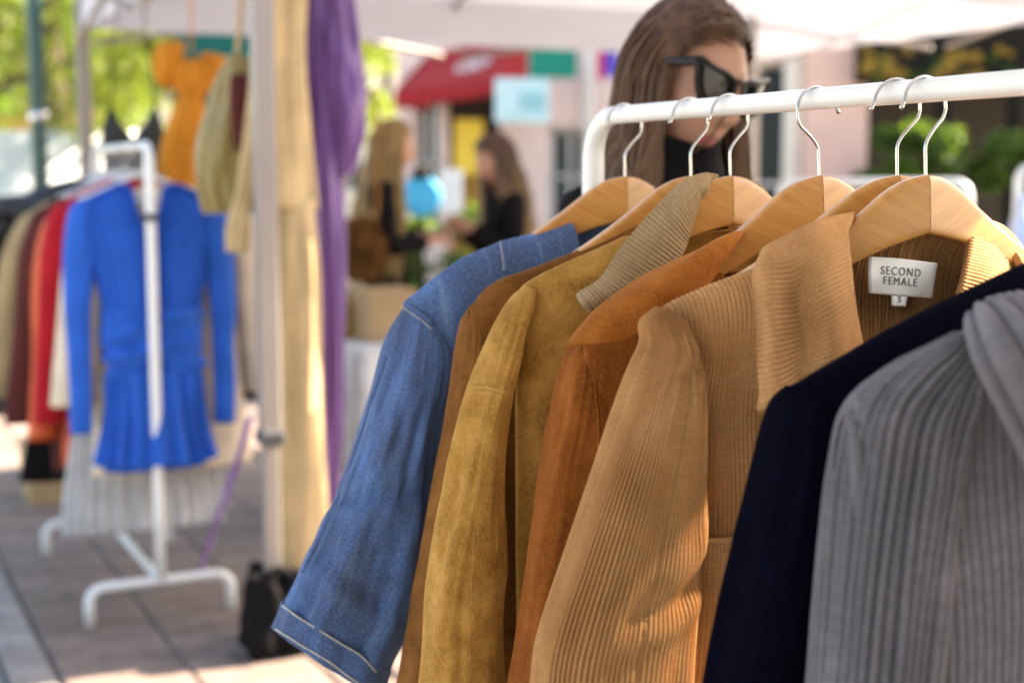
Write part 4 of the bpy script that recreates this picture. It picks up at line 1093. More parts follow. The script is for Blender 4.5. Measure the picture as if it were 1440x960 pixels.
F = fr2(.385); garment('sequin_dress', 'orange red sequined dress on the left rack', 'dress', F, M['sequin'], 1.38, .45, .238, .035, (.55, .06, .06, .05), group=G2, seed=43)
plastic_hanger(F, 'plastic hanger holding the orange sequined dress', R2Z)
F = fr2(.46); F.P = F.P - UDIR * .02; garment('long_cardigan', 'dark maroon cardigan beside the sequined dress', 'cardigan', F, M['maroon'], 1.40, .42, .242, .04, (.60, .10, .06, .05), group=G2, seed=45)
plastic_hanger(fr2(.46), 'plastic hanger holding the maroon cardigan', R2Z)
F = fr2(.555); F.P = F.P - UDIR * .035; garment('short_coat', 'tan short coat with its sleeve hanging on the left rack', 'coat', F, M['tan'], 1.39, .66, .25, .05, (.68, .13, .075, .07), group=G2, seed=47)
plastic_hanger(fr2(.555), 'plastic hanger holding the tan coat', R2Z)
F = fr2(.67); F.P = F.P - UDIR * .05; garment('puffer_jacket', 'black quilted puffer jacket at the left edge of the left rack', 'jacket', F, M['puffer'], 1.40, .60, .36, .07, (.60, .20, .10, .085), group=G2, seed=49, bands=(.085, .022))
plastic_hanger(fr2(.67), 'plastic hanger holding the black puffer jacket', R2Z)
F = fr2(.78); garment('long_dress', 'long black dress low at the far end of the left rack', 'dress', F, M['black_cloth'], 1.36, .33, .25, .05, None, group=G2, seed=51, hemw=1.35)
plastic_hanger(F, 'plastic hanger holding the long black dress', R2Z)
F = fr2(.86); garment('red_jacket', 'red jacket at the very back of the left rack beside the lamp post', 'jacket', F, M['red'], 1.42, .75, .27, .04, (.75, .12, .06, .05), group=G2, seed=53)
plastic_hanger(F, 'plastic hanger holding the red jacket at the back', R2Z)
# carton and basket on the floor below
c = ground(150, 752)
mb = MB(); mb.box((c[0] - .35, c[1] + .72, .13), (.42, .30, .26), rz, .004); bx = thing('carton', 'brown carton on the paving under the left rack', 'box', (c[0] - .35, c[1] + .72, 0)); mb.build('box', M['card'], bx)
mb = MB(); mb.box((c[0] - .35, c[1] + .72, .263), (.43, .15, .005), rz); mb.build('flap', M['card'], bx)

# ------------------------------------------------------------------ things hung on the tent leg
GH = 'clothes hung from the tent frame'
F = Frame(*(LA + AC * .095 - AL * .11))
t = thing('jumpsuit', 'long beige linen jumpsuit hanging beside the tent leg down to the ground', 'jumpsuit', (*F.P, .03), GH)
loft('bodice', F, [(.0, 2.25, .06, 0, .03), (.0, 2.1, .075, 0, .04), (-.005, 1.8, .075, 0, .045), (.0, 1.5, .08, 0, .045), (.01, 1.33, .085, 0, .045)], M['beige'], t, 50, 80, folds=[(.020, 3, 1.5), (.009, 7, 3)], seed=61)
loft('trouser_leg', F, [(.035, 1.36, .05, .01, .04), (.04, 1.1, .062, .01, .045), (.045, .8, .062, .01, .045), (.048, .5, .066, .01, .045), (.03, .22, .085, .01, .05), (.0, .03, .115, .01, .055)], M['beige'], t, 70, 60, folds=[(.018, 3, 1.5), (.007, 6, 3)], seed=63)
loft('trouser_leg', F, [(-.02, 1.36, .045, -.03, .035), (-.01, 1.1, .052, -.03, .04), (0, .8, .055, -.03, .04), (.01, .5, .06, -.03, .04), (.02, .25, .08, -.03, .045), (.03, .05, .11, -.03, .05)], M['beige'], t, 60, 50, folds=[(.012, 2.5, 2)], seed=64)
loft('sleeve', F, [(-.03, 2.0, .02, -.06, .02), (-.06, 1.7, .022, -.08, .02), (-.10, 1.4, .026, -.09, .02), (-.125, 1.28, .035, -.09, .025), (-.13, 1.20, .03, -.09, .02)], M['beige'], t, 40, 36, folds=[(.008, 2, 5)], seed=65)
F = Frame(*(LA + AC * .246 - AL * .22))
t = thing('satin_dress', 'dark purple satin dress with gathered puff sleeve beside the beige jumpsuit', 'dress', (*F.P, .40), GH)
loft('body', F, [(.0, 2.3, .07, 0, .03), (.01, 2.0, .075, 0, .04), (.0, 1.75, .072, 0, .05), (-.008, 1.5, .08, 0, .05), (-.01, 1.2, .08, 0, .05), (-.01, .9, .078, 0, .05), (-.015, .6, .074, 0, .05), (-.025, .35, .06, 0, .045)], M['purple'], t, 80, 90, folds=[(.018, 3, 2.5), (.008, 7, 5)], seed=71)
loft('puff_sleeve', F, [(.035, 2.1, .035, .02, .04), (.05, 1.95, .058, .02, .055), (.065, 1.75, .065, .02, .06), (.072, 1.6, .066, .02, .06), (.065, 1.50, .048, .02, .045), (.055, 1.43, .025, .02, .03)], M['purple'], t, 60, 60, folds=[(.014, 3, 7), (.006, 6, 14)], seed=72)
loft('tail', F, [(-.16, 1.05, .02, .0, .02), (-.165, .8, .03, .0, .025), (-.17, .5, .035, .0, .025), (-.175, .18, .03, .0, .02)], M['purple'], t, 30, 30, folds=[(.006, 2, 4)], seed=73)
# olive satin top with draped neck, hung by a cord
c = at(322, 175, 4.45); F = Frame(c[0], c[1])
t = thing('camisole', 'olive satin top with dark draped neckline hung by a cord', 'top', (*F.P, 1.30), GH)
loft('body', F, [(.03, 1.80, .03, 0, .02), (.035, 1.72, .065, 0, .03), (.02, 1.62, .085, 0, .04), (.005, 1.5, .095, 0, .045), (.0, 1.4, .10, 0, .045), (.01, 1.33, .10, 0, .04)], M['olive'], t, 60, 90, folds=[(.016, 3, 6), (.006, 6, 10)], seed=81)
loft('neck_lining', F, [(.03, 1.74, .03, .03, .02), (.03, 1.67, .040, .045, .022), (.025, 1.58, .032, .055, .02), (.015, 1.50, .012, .055, .01)], M['maroon'], t, 20, 30, seed=82)
loft('hem_band', F, [(.01, 1.34, .103, 0, .045), (.01, 1.315, .103, 0, .045)], M['olive'], t, 6, 60, folds=[(.01, 3, 2)], seed=83)
pipe('cord', [F.w(.03, 0, 1.79), F.w(.045, 0, 1.95), F.w(.06, 0, 2.18), F.w(.065, 0, 2.34)], .009, M['beige'], t, 8, 12)
# orange top with tied bow front
c = at(272, 150, 5.2); F = Frame(c[0], c[1])
t = thing('tied_top', 'orange tied crop top with flared sleeves hung above the left rack', 'top', (*F.P, 1.40), GH)
loft('shoulder_ruffle', F, [(.0, 1.845, .04, 0, .03), (.0, 1.82, .085, 0, .05), (.0, 1.775, .085, 0, .055), (.0, 1.73, .055, 0, .045), (0, 1.70, .032, 0, .03)], M['orange'], t, 40, 70, folds=[(.012, 4, 5)], seed=91)
for sg, up in ((-1, .035), (1, 0.0)):
    loft('sleeve', F, [(sg * .055, 1.875 + up, .018, 0, .012), (sg * .078, 1.855 + up, .046, 0, .035), (sg * .095, 1.81 + up * .6, .048, 0, .042), (sg * .098, 1.77 + up * .3, .034, 0, .03), (sg * .085, 1.745, .012, 0, .012)], M['orange'], t, 30, 36, folds=[(.008, 3, 12)], seed=92 + sg)
loft('tail', F, [(-.01, 1.72, .035, .01, .03), (-.02, 1.64, .06, .01, .04), (-.035, 1.52, .085, .01, .045), (-.04, 1.38, .095, .01, .04)], M['orange'], t, 30, 50, folds=[(.012, 3, 4)], seed=95)
pipe('strap', [F.w(0, 0, 1.84), F.w(0, 0, 2.1), F.w(0, 0, 2.3)], .004, M['orange'], t, 6)
# charcoal strappy top
c = at(188, 180, 5.6); F = Frame(c[0], c[1])
t = thing('strappy_top', 'charcoal strappy top with deep V neck above the left rack', 'top', (*F.P, 1.4), GH)
for sg in (-1, 1):
    loft('cup', F, [(sg * .085, 1.70, .006, 0, .005), (sg * .08, 1.64, .03, 0, .015), (sg * .06, 1.57, .065, 0, .03), (sg * .055, 1.50, .07, 0, .035)], M['charcoal'], t, 24, 36, folds=[(.004, 3, 8)], seed=97)
    pipe('strap', [F.w(sg * .085, 0, 1.69), F.w(sg * .07, 0, 1.9), F.w(sg * .03, 0, 2.25)], .003, M['charcoal'], t, 6)
loft('body', F, [(0, 1.53, .12, 0, .035), (0, 1.42, .115, 0, .035), (0, 1.33, .125, 0, .035)], M['charcoal'], t, 20, 50, folds=[(.005, 3, 6)], seed=98)
# lilac ribbon from the leg to the ground
P = spline(np.array([at(352, 585, 4.35), at(330, 660, 4.45), at(300, 745, 4.55), ground(278, 812) + np.array([0, 0, .006])]), 30)
rb = thing('ribbon', 'lilac ribbon slanting from the tent leg to the paving', 'ribbon', ground(278, 812))
wv = np.array([.011, .004, .008]); grid('band', np.stack([P - wv, P + wv * .2 + np.array([0, -.004, 0]), P + wv], 1), M['lilac'], rb, thick=.002)
# black weight bag round the foot of the leg
F = Frame(LA[0], LA[1])
t = thing('weight_bag', 'black cloth weight bag at the foot of the tent leg', 'bag', (*LA, 0))
for k, (s0, o0) in enumerate(((-.045, .05), (.045, .045), (-.005, -.07))):
    loft('bag_lobe', F, [(s0, .25, .012, o0, .012), (s0, .235, .04, o0, .035), (s0, .16, .055, o0, .05), (s0, .07, .066, o0, .06), (s0, .02, .06, o0, .055), (s0, .004, .03, o0, .03)], M['black_cloth'], t, 30, 36, folds=[(.016, 3, 16), (.006, 6, 40)], seed=101 + k)
pipe('bag_strap', [F.w(-.05, .05, .235), F.w(-.005, .085, .27), F.w(.05, .045, .235)], .010, M['black_cloth'], t, 8, 12)

# ------------------------------------------------------------------ table with boxes behind the tent leg
def box_thing(name, label, cat, c, s, mat, r=None, part='box', lid=None, group=None):
    t = thing(name, label, cat, (c[0], c[1], c[2]), group)
    mb = MB(); mb.box((c[0], c[1], c[2] + s[2] / 2), s, rz if r is None else r, .004); mb.build(part, mat, t)
    if lid:
        mb = MB(); mb.box((c[0], c[1], c[2] + s[2] + .006), (s[0] * 1.03, s[1] * 1.03, .012), rz if r is None else r, .003); mb.build('lid', lid, t)
    return t
tc = np.array([-.15, 6.2])
t = thing('trestle_table', 'trestle table under a white cloth behind the denim jacket', 'table', (*tc, 0))
W_ = lambda a, b, z: np.array([tc[0] + UDIR[0] * a + RDIR[0] * b, tc[1] + UDIR[1] * a + RDIR[1] * b, z])
mb = MB(); mb.box((*tc, .725), (1.3, .62, .03), rz, .005); mb.build('table_top', M['frame_white'], t)
for a in (-.58, .58):
    for b in (-.25, .25): pipe('leg', [W_(a, b, .71), W_(a, b, .35), W_(a, b, .0)], .014, M['alu'], t, 8)
ring = []
for z, e, amp in ((.748, -.03, 0), (.746, .004, 0), (.735, .012, .003), (.6, .02, .012), (.4, .028, .02), (.22, .032, .026)):
    row = []
    for k in range(160):
        q = k / 160 * 4; side = int(q); f = q - side
        A_, B_ = .66 + e, .32 + e
        a, b = [(-A_ + 2 * A_ * f, B_), (A_, B_ - 2 * B_ * f), (A_ - 2 * A_ * f, -B_), (-A_, -B_ + 2 * B_ * f)][side]
        wob = amp * math.sin(k * 1.05) * (1 + .4 * math.sin(k * .37))
        row.append(W_(a * (1 + wob / .66), b * (1 + wob / .32), z))
    ring.append(row)
grid('tablecloth', np.array(ring), M['white_cloth'], t, closed=True, cap=True)
q = W_(-.45, .05, .752); box_thing('carton', 'pale cardboard carton on the white table', 'box', q, (.22, .2, .20), M['card'], lid=M['card'])
q = W_(-.60, -.12, .752); box_thing('paper_bag', 'flat yellowish box behind the carton on the table', 'box', q, (.20, .12, .17), M['ochre'])
q = W_(-.12, .0, .752); box_thing('shoe_box', 'low white shoe box on the table', 'box', q, (.3, .18, .11), M['frame_white'], lid=M['card'])

# ------------------------------------------------------------------ third rack on the right, far behind
p3 = at(1362, 275, 4.6)[:2]
clothes_rack(p3, np.array([-.45, .893]), np.array([.893, .45]), .98, 1.41, 'white clothes rack far behind on the right, ending in a bend', .0125, .0165, .46, .12)
def fr3(t): p = p3 + np.array([-.45, .893]) * t; return Frame(p[0], p[1])
for k, (t_, m_, lb_, nm, ct) in enumerate(((.80, 'white_cloth', 'white shirt at the far end of the right rear rack', 'white_shirt', 'shirt'), (.6, 'cream', 'cream blouse on the right rear rack', 'blouse', 'blouse'), (.4, 'white_cloth', 'pale blouse in the middle of the right rear rack', 'blouse', 'blouse'))):
    garment(nm, lb_, ct, fr3(t_), M[m_], 1.30, .6, .2, .03, (.7, .05, .05, .045), group='clothes on the right rear rack', seed=120 + k)
# a fourth row of dark clothes at the right edge
p4 = at(1475, 262, 5.6)[:2]
clothes_rack(p4 - np.array([.12, 0]), np.array([.96, -.28]), np.array([.28, .96]), .9, 1.47, 'white clothes rack at the right edge with dark red clothes', .0125, .0165, .46, .12)
for k, (t_, m_, lb_, nm) in enumerate(((.02, 'pale_blue_cloth', 'pale blue shirt on the right edge rack', 'blue_shirt'), (.12, 'maroon', 'dark red shirt on the right edge rack', 'red_shirt'), (.21, 'black_cloth', 'black shirt on the right edge rack', 'black_shirt'), (.30, 'ochre', 'ochre brown shirt on the right edge rack', 'brown_shirt'), (.42, 'red', 'red shirt last in view on the right edge rack', 'red_shirt'))):
    p = p4 - np.array([.12, 0]) + np.array([.96, -.28]) * t_
    garment(nm, lb_, 'shirt', Frame(p[0], p[1], R(74) - math.atan2(.438, .899)), M[m_], 1.36, .6, .2, .03, (.75, .05, .05, .045), group='clothes on the right edge rack', seed=140 + k)

# ------------------------------------------------------------------ lamp post
pp = at(57, 250, 6.9)
t = thing('lamp_post', 'dark green iron lamp post at the left edge', 'lamp post', (pp[0], pp[1], 0))
pipe('shaft', [(pp[0], pp[1], .7), (pp[0], pp[1], 1.6), (pp[0], pp[1], 2.6), (pp[0], pp[1], 4.2)], [.042, .038, .036, .03], M['green_paint'], t, 16, 20)
pipe('base', [(pp[0], pp[1], 0), (pp[0], pp[1], .08), (pp[0], pp[1], .12), (pp[0], pp[1], .6), (pp[0], pp[1], .68), (pp[0], pp[1], .72)], [.12, .12, .085, .075, .075, .045], M['green_paint'], t, 16)
for z in (1.25, 1.72): pipe('band', [(pp[0], pp[1], z - .02), (pp[0], pp[1], z), (pp[0], pp[1], z + .02)], .044, M['steel'], t, 16)
pipe('lantern', [(pp[0], pp[1], 4.18), (pp[0], pp[1], 4.25), (pp[0], pp[1], 4.6), (pp[0], pp[1], 4.66), (pp[0], pp[1], 4.8)], [.05, .12, .2, .22, .03], M['green_paint'], t, 8)

# ------------------------------------------------------------------ buildings
def facade_box(parent, name, x0, x1, y0, y1, z0, z1, mat):
    mb = MB(); mb.box(((x0 + x1) / 2, (y0 + y1) / 2, (z0 + z1) / 2), (x1 - x0, y1 - y0, z1 - z0)); return mb.build(name, mat, parent)
def X(px, Y): return (px - 720) / FPX * Y
def Zp(py, Y): return at(720, py, Y)[2]
YB = 16.0
t = thing('shop_building', 'pale pink rendered shop building behind the two women', 'building', (X(700, YB), YB, 0))
def wall_with_holes(parent, x0, x1, z0, z1, holes, y, th, mat):
    xs = sorted({x0, x1, *[h[0] for h in holes], *[h[1] for h in holes]}); zs = sorted({z0, z1, *[h[2] for h in holes], *[h[3] for h in holes]})
    mb = MB()
    for a, b in zip(xs[:-1], xs[1:]):
        for c_, d in zip(zs[:-1], zs[1:]):
            if any(h[0] <= a and b <= h[1] and h[2] <= c_ and d <= h[3] for h in holes): continue
            mb.add([(a, y, c_), (b, y, c_), (b, y, d), (a, y, d), (a, y + th, c_), (b, y + th, c_), (b, y + th, d), (a, y + th, d)], [(0, 1, 2, 3), (7, 6, 5, 4), (0, 4, 5, 1), (3, 2, 6, 7), (0, 3, 7, 4), (1, 5, 6, 2)])
    return mb.build('wall', mat, parent)
holes = [(X(632, YB), X(702, YB), 0.0, Zp(128, YB)), (X(585, YB), X(622, YB), .9, Zp(140, YB)), (X(772, YB), X(832, YB), .9, Zp(178, YB)), (X(872, YB), X(960, YB), .8, Zp(110, YB)), (X(975, YB), X(1128, YB), .0, Zp(85, YB))]
upper = [(X(600 + 150 * k, YB), X(680 + 150 * k, YB), 4.6, 6.2) for k in range(5)]
wall_with_holes(t, X(562, YB), X(1330, YB), 0, 5.2, holes, YB, .35, M['wall_pink'])
facade_box(t, 'side_wall', X(562, YB) + .002, X(562, YB) + .3, YB + .36, YB + 4, 0, 5.2, M['wall_cream'])
facade_box(t, 'cornice', X(562, YB) - .1, X(1330, YB) + .1, YB - .15, YB - .002, 4.95, 5.25, M['wall_cream'])
for h in holes[1:]:
    w_ = facade_box(t, 'window', h[0], h[1], YB + .18, YB + .21, h[2], h[3], M['glass'])
    mb = MB(); xm = (h[0] + h[1]) / 2; zm = (h[2] + h[3]) / 2
    for a, b, c_, d in ((h[0], h[0] + .06, h[2], h[3]), (h[1] - .06, h[1], h[2], h[3]), (h[0], h[1], h[3] - .06, h[3]), (h[0], h[1], h[2], h[2] + .06), (xm - .02, xm + .02, h[2], h[3]), (h[0], h[1], zm - .02, zm + .02)):
        mb.box(((a + b) / 2, YB + .155, (c_ + d) / 2), (b - a, .04, d - c_))
    mb.build('frame', M['frame_white'], w_)
h = holes[0]
d_ = facade_box(t, 'doorway', h[0], h[1], YB + .30, YB + .33, h[2], h[3], M['ochre'])
facade_box(t, 'doorway_lintel', h[0], h[1], YB + .1, YB + .29, h[3] - .55, h[3], M['dark_opening'])
# red awning over the doorway with a white crest
TL_, TR_, BL_, BR_ = at(604, 76, YB - .02), at(741, 50, YB - .02), at(556, 128, YB - 1.0), at(692, 112, YB - 1.0)
aw = thing('awning', 'red shop awning with pale crest above the doorway', 'awning', (X(650, YB), YB - .5, BR_[2] - .15))
q_ = lambda u, v: (TL_ * (1 - u) + TR_ * u) * (1 - v) + (BL_ * (1 - u) + BR_ * u) * v - np.array([0, 0, .05 * math.sin(math.pi * v)])
V = np.array([[q_(u, v) for u in np.linspace(0, 1, 24)] for v in np.linspace(0, 1, 12)])
grid('canopy', V, M['awning'], aw, thick=.01)
V = np.array([[BL_ * (1 - u) + BR_ * u - np.array([0, .004 * (k % 2), .005 + .17 * v * (1 + .12 * math.sin(k * 1.3))]) for k, u in enumerate(np.linspace(0, 1, 40))] for v in np.linspace(0, 1, 4)])
grid('valance', V, M['awning'], aw, thick=.008)
for a_t, a_b, sgn in ((TL_, BL_, -1), (TR_, BR_, 1)):
    mb = MB(); mb.prism([a_t, a_b, a_b - np.array([0, 0, .16]), np.array([a_t[0], a_t[1], a_b[2] - .16])], (.012 * sgn, 0, 0)); mb.build('side_cheek', M['awning'], aw)
mb = MB(); a_ = np.linspace(0, 2 * np.pi, 20, endpoint=False); eu = (TR_ - TL_) / np.linalg.norm(TR_ - TL_); ev = (BL_ - TL_) / np.linalg.norm(BL_ - TL_); c0 = q_(.62, .5); nn_ = np.cross(eu, ev); nn_ = nn_ * (1 if nn_[1] < 0 else -1)
for r0, r1 in ((.15, .185), (.0, .07)):
    for k in range(20):
        p_ = [(r0, a_[k]), (r1, a_[k]), (r1, a_[(k + 1) % 20]), (r0, a_[(k + 1) % 20])]
        mb.add([c0 + nn_ * .03 + eu * r * math.cos(w) + ev * r * math.sin(w) for r, w in p_], [(0, 1, 2, 3)])
for k in range(6):
    w = k * math.pi / 3; p0 = c0 + nn_ * .03 + eu * .11 * math.cos(w) + ev * .11 * math.sin(w)
    mb.add([p0 - eu * .02 - ev * .02, p0 + eu * .02 - ev * .02, p0 + eu * .02 + ev * .02, p0 - eu * .02 + ev * .02], [(0, 1, 2, 3)])
mb.build('crest', M['frame_white'], aw)
def board(name, label, cat, x0, x1, y0, y1, Y, mat, th=.03, trim=None, group=None):
    t = thing(name, label, cat, (X((x0 + x1) / 2, Y), Y, Zp(y1, Y)), group)
    facade_box(t, 'panel', X(x0, Y), X(x1, Y), Y, Y + th, Zp(y1, Y), Zp(y0, Y), mat)
    if trim:
        x, z = X(x0, Y), Zp(y1, Y); w_, h_ = X(x1, Y) - x, Zp(y0, Y) - z
        mb = MB()
        for a, b, c_, d in trim: mb.box((x + w_ * (a + c_) / 2, Y - .005, z + h_ * (b + d) / 2), (w_ * (c_ - a), .008, h_ * (d - b)))
        mb.build('print', M['sign_blue2'] if 'blue' in mat.name else M['frame_white'], t)
    return t
board('banner', 'teal green cloth banner hung right of the red awning', 'banner', 744, 810, 64, 110, YB - 1.2, M['teal'])
board('shop_sign', 'pale blue shop sign board below the teal banner', 'sign', 696, 772, 110, 172, YB - 1.6, M['sign_blue'], .06, [(.45, .25, .9, .7)])
board('poster', 'bright yellow poster in the doorway under the awning', 'poster', 640, 680, 168, 245, YB - .3, M['poster_yellow'])
board('notice_board', 'white upright notice board between the two women', 'sign', 622, 650, 238, 300, 11.0, M['frame_white'])
board('flag', 'magenta cloth flag beside the sunglasses woman hair', 'flag', 838, 848, 70, 112, YB - 1.0, M['magenta'], group='small flags')
board('flag', 'royal blue cloth flag right next to the magenta one', 'flag', 849, 866, 70, 108, YB - 1.0, M['royal'], group='small flags')
pipe('drainpipe', [(X(825, YB), YB - .08, 0), (X(825, YB), YB - .08, 4), (X(825, YB), YB - .08, 5.1)], .07, M['frame_white'], t, 10)
# pillar of the arcade on the right and the dark shopfront
YP = 11.5
t = thing('arcade_pillar', 'pale pink pillar between the tent and the dark shopfront', 'pillar', (X(1180, YP), YP, 0))
facade_box(t, 'shaft', X(1128, YP), X(1215, YP), YP, YP + .5, .42, 3.6, M['pillar'])
facade_box(t, 'plinth', X(1124, YP), X(1219, YP), YP - .04, YP + .55, 0, .42, M['wall_cream'])
facade_box(t, 'pilaster', X(1112, YP), X(1126, YP), YP + .1, YP + .45, 0, 3.6, M['wall_cream'])
YS = 11.0
t = thing('shopfront', 'dark shopfront with gold trimmed fascia at the right edge', 'shop', (X(1400, YS), YS + 1, 0))
facade_box(t, 'fascia', X(1216, YS), X(1900, YS), YS + .3, YS + .5, Zp(112, YS), Zp(20, YS) + 1.2, M['frame_dark'])
facade_box(t, 'soffit', X(1216, YS), X(1900, YS), YS + .5, YS + 3, Zp(70, YS) , Zp(66, YS), M['frame_dark'])
facade_box(t, 'back_wall', X(1232, YS), X(1900, YS), YS + 3.1, YS + 3.3, 0, Zp(66, YS), M['dark_opening'])
ro_ = random.Random(5)
for k in range(44):
    x = X(1222 + ro_.random() * 330, YS); c_ = Zp(66 + ro_.random() * 42, YS); r_ = .03 + .05 * ro_.random()
    orn = MB()
    for q in range(7):
        a1_ = q * .9 + k; orn.tube(np.array([(x, YS + .28, c_), (x + r_ * .6 * math.cos(a1_), YS + .26, c_ + r_ * .6 * math.sin(a1_)), (x + r_ * 1.3 * math.cos(a1_ + .5), YS + .28, c_ + r_ * 1.1 * math.sin(a1_ + .5))]), np.array([.006, .012, .003]), 5)
    orn.build('gold_ornament', M['gold'] if k % 3 else M['leaf_c'], t)
for px_ in (1338, 1440, 1560):
    facade_box(t, 'post', X(px_ - 8, YS), X(px_ + 8, YS), YS + .3, YS + .4, 0, Zp(112, YS) - .002, M['frame_dark'])
facade_box(t, 'ledge', X(1216, YS), X(1900, YS), YS + .27, YS + .6, Zp(243, YS) - .1, Zp(243, YS), M['frame_dark'])
board('green_tarp', 'dark green tarp hanging below the tent edge behind the olive top', 'tarp', 256, 378, 28, 80, 9.0, M['darkgreen'], .02)

# ------------------------------------------------------------------ trees, shrubs
def leaf_cloud(centres, radii, n, size, rng, flat=.8):
    """(n) small leaf faces spread through clumps"""
    k = len(centres); idx = rng.integers(0, k, n)
    d = rng.normal(size=(n, 3)); d /= np.linalg.norm(d, axis=1, keepdims=True)
    r = radii[idx][:, None] * (rng.random((n, 1)) ** .45)
    c = centres[idx] + d * r * np.array([1, 1, flat])
    a = rng.normal(size=(n, 3)); a /= np.linalg.norm(a, axis=1, keepdims=True)
    b = np.cross(a, rng.normal(size=(n, 3))); b /= np.linalg.norm(b, axis=1, keepdims=True)
    s = size * (0.6 + .8 * rng.random((n, 1)))
    V = np.stack([c - a * s, c + b * s * .5, c + a * s, c - b * s * .5], 1)
    return V.reshape(-1, 3), np.arange(n * 4).reshape(n, 4)
def tree(label, x, y, h, rad, mat, n, size, seed, low=.35, group='street trees'):
    rng = np.random.default_rng(seed)
    t = thing('street_tree', label, 'tree', (x, y, 0), group)
    mb = MB()
    P = np.array([(x, y, -.03), (x + .05, y, h * .2), (x - .05, y + .05, h * .45), (x, y, h * .7)])
    mb.tube(spline(P, 12), np.linspace(.035 * h, .012 * h, 12), 9)
    C, Rr = [], []
    for k in range(26):
        a = k * 2.4; z = h * (low + (.97 - low) * rng.random()); q = (z / h - low) / (1 - low)
        rr = rad * math.sin(math.pi * min(.95, .25 + .75 * q)) * (.45 + .55 * rng.random())
        c = np.array([x + rr * math.cos(a), y + rr * math.sin(a), z]); C.append(c); Rr.append(rad * (.22 + .2 * rng.random()))
        if k % 2 == 0:
            s_ = np.array([x, y, min(z * .75, h * .62)]); mb.tube(np.array([s_, (s_ + c) / 2 + np.array([0, 0, .1]), c]), np.array([.012 * h, .008 * h, .003 * h]), 6)
    mb.build('trunk', M['bark'], t, smooth=True)
    V, Fc = leaf_cloud(np.array(C), np.array(Rr), n, size, rng)
    raw('crown', V, Fc, mat, t, smooth=False)
tree('lime green street tree at the far left behind the lamp post', -7.6, 20.0, 8.0, 3.0, M['leaf_a'], 5200, .10, 1, .32)
tree('bright green street tree behind the orange top', -4.7, 21.5, 8.5, 2.6, M['leaf_a'], 5200, .10, 2, .30)
tree('tall street tree farther back between the first two', -10.5, 33.0, 11.0, 4.2, M['leaf_b'], 4500, .16, 3, .28)
tree('green street tree just left of the pink building', -4.6, 30, 9.5, 2.0, M['leaf_a'], 8000, .12, 4, .1)
tree('distant street tree closing the street on the left', -15.5, 42.0, 12.0, 5.0, M['leaf_b'], 8000, .2, 5, .18)
tree('green tree seen through the dark shopfront', 5.4, 18.5, 5.5, 2.0, M['leaf_b'], 7000, .09, 6, .15)
tree('green tree seen beyond the shopfront posts at the right edge', 7.8, 19.5, 5.8, 2.2, M['leaf_b'], 7000, .09, 7, .15)
def shrub(label, c, r, h, mat, n, size, seed):
    rng = np.random.default_rng(seed)
    t = thing('planter_shrub', label, 'shrub', (c[0], c[1], 0), 'planted shrubs')
    mb = MB(); mb.box((c[0], c[1], .2), (r * 1.6, r * 1.4, .4), 0, .02); mb.build('planter', M['frame_dark'], t)
    C = np.array([[c[0] + rng.uniform(-1.0, 1.0) * r, c[1] + rng.uniform(-.6, .6) * r, .4 + rng.random() ** .8 * (h - .45)] for _ in range(16)])
    mb = MB()
    for q in C[::2]: mb.tube(np.array([(c[0], c[1], .38), (q + np.array([c[0], c[1], .4])) / 2, q]), np.array([.012, .008, .004]), 5)
    mb.build('stem', M['bark'], t, smooth=True)
    V, Fc = leaf_cloud(C, r * (.18 + .3 * rng.random(16)), n, size, rng); raw('foliage', V, Fc, mat, t, smooth=False)
shrub('clipped green shrub between the two women', ground(625, 545)[:2] * 1.0, .42, 1.18, M['leaf_c'], 5000, .035, 11)
shrub('green shrub in front of the dark shopfront', (X(1288, 10.2), 10.2), .32, 1.85, M['leaf_c'], 4000, .05, 12)
shrub('green shrub at the right edge of the shopfront', (X(1425, 10.4), 10.4), .32, 1.75, M['leaf_c'], 4000, .05, 13)
# bright blue round paper lantern on a stand
c = at(592, 276, 9.5)
t = thing('round_sign', 'bright blue round disc on a dark post between the two women', 'sign', (c[0], c[1], 0))
a_ = np.linspace(0, 2 * np.pi, 32, endpoint=False); rg = lambda r, o: np.stack([c[0] + r * np.cos(a_), np.full(32, c[1] + o), c[2] + r * np.sin(a_)], -1)
grid('disc', np.array([rg(.02, -.03), rg(.10, -.03), rg(.135, -.02), rg(.14, 0), rg(.135, .02), rg(.02, .03)]), M['sky_blue'], t, closed=True, cap=True)
pipe('post', [(c[0], c[1] + .05, 0), (c[0], c[1] + .05, .7), (c[0], c[1] + .05, c[2] + .2)], .016, M['frame_dark'], t, 8)
pipe('cap', [(c[0], c[1], c[2] + .12), (c[0], c[1], c[2] + .16), (c[0], c[1], c[2] + .2)], [.07, .06, .02], M['frame_dark'], t, 12)

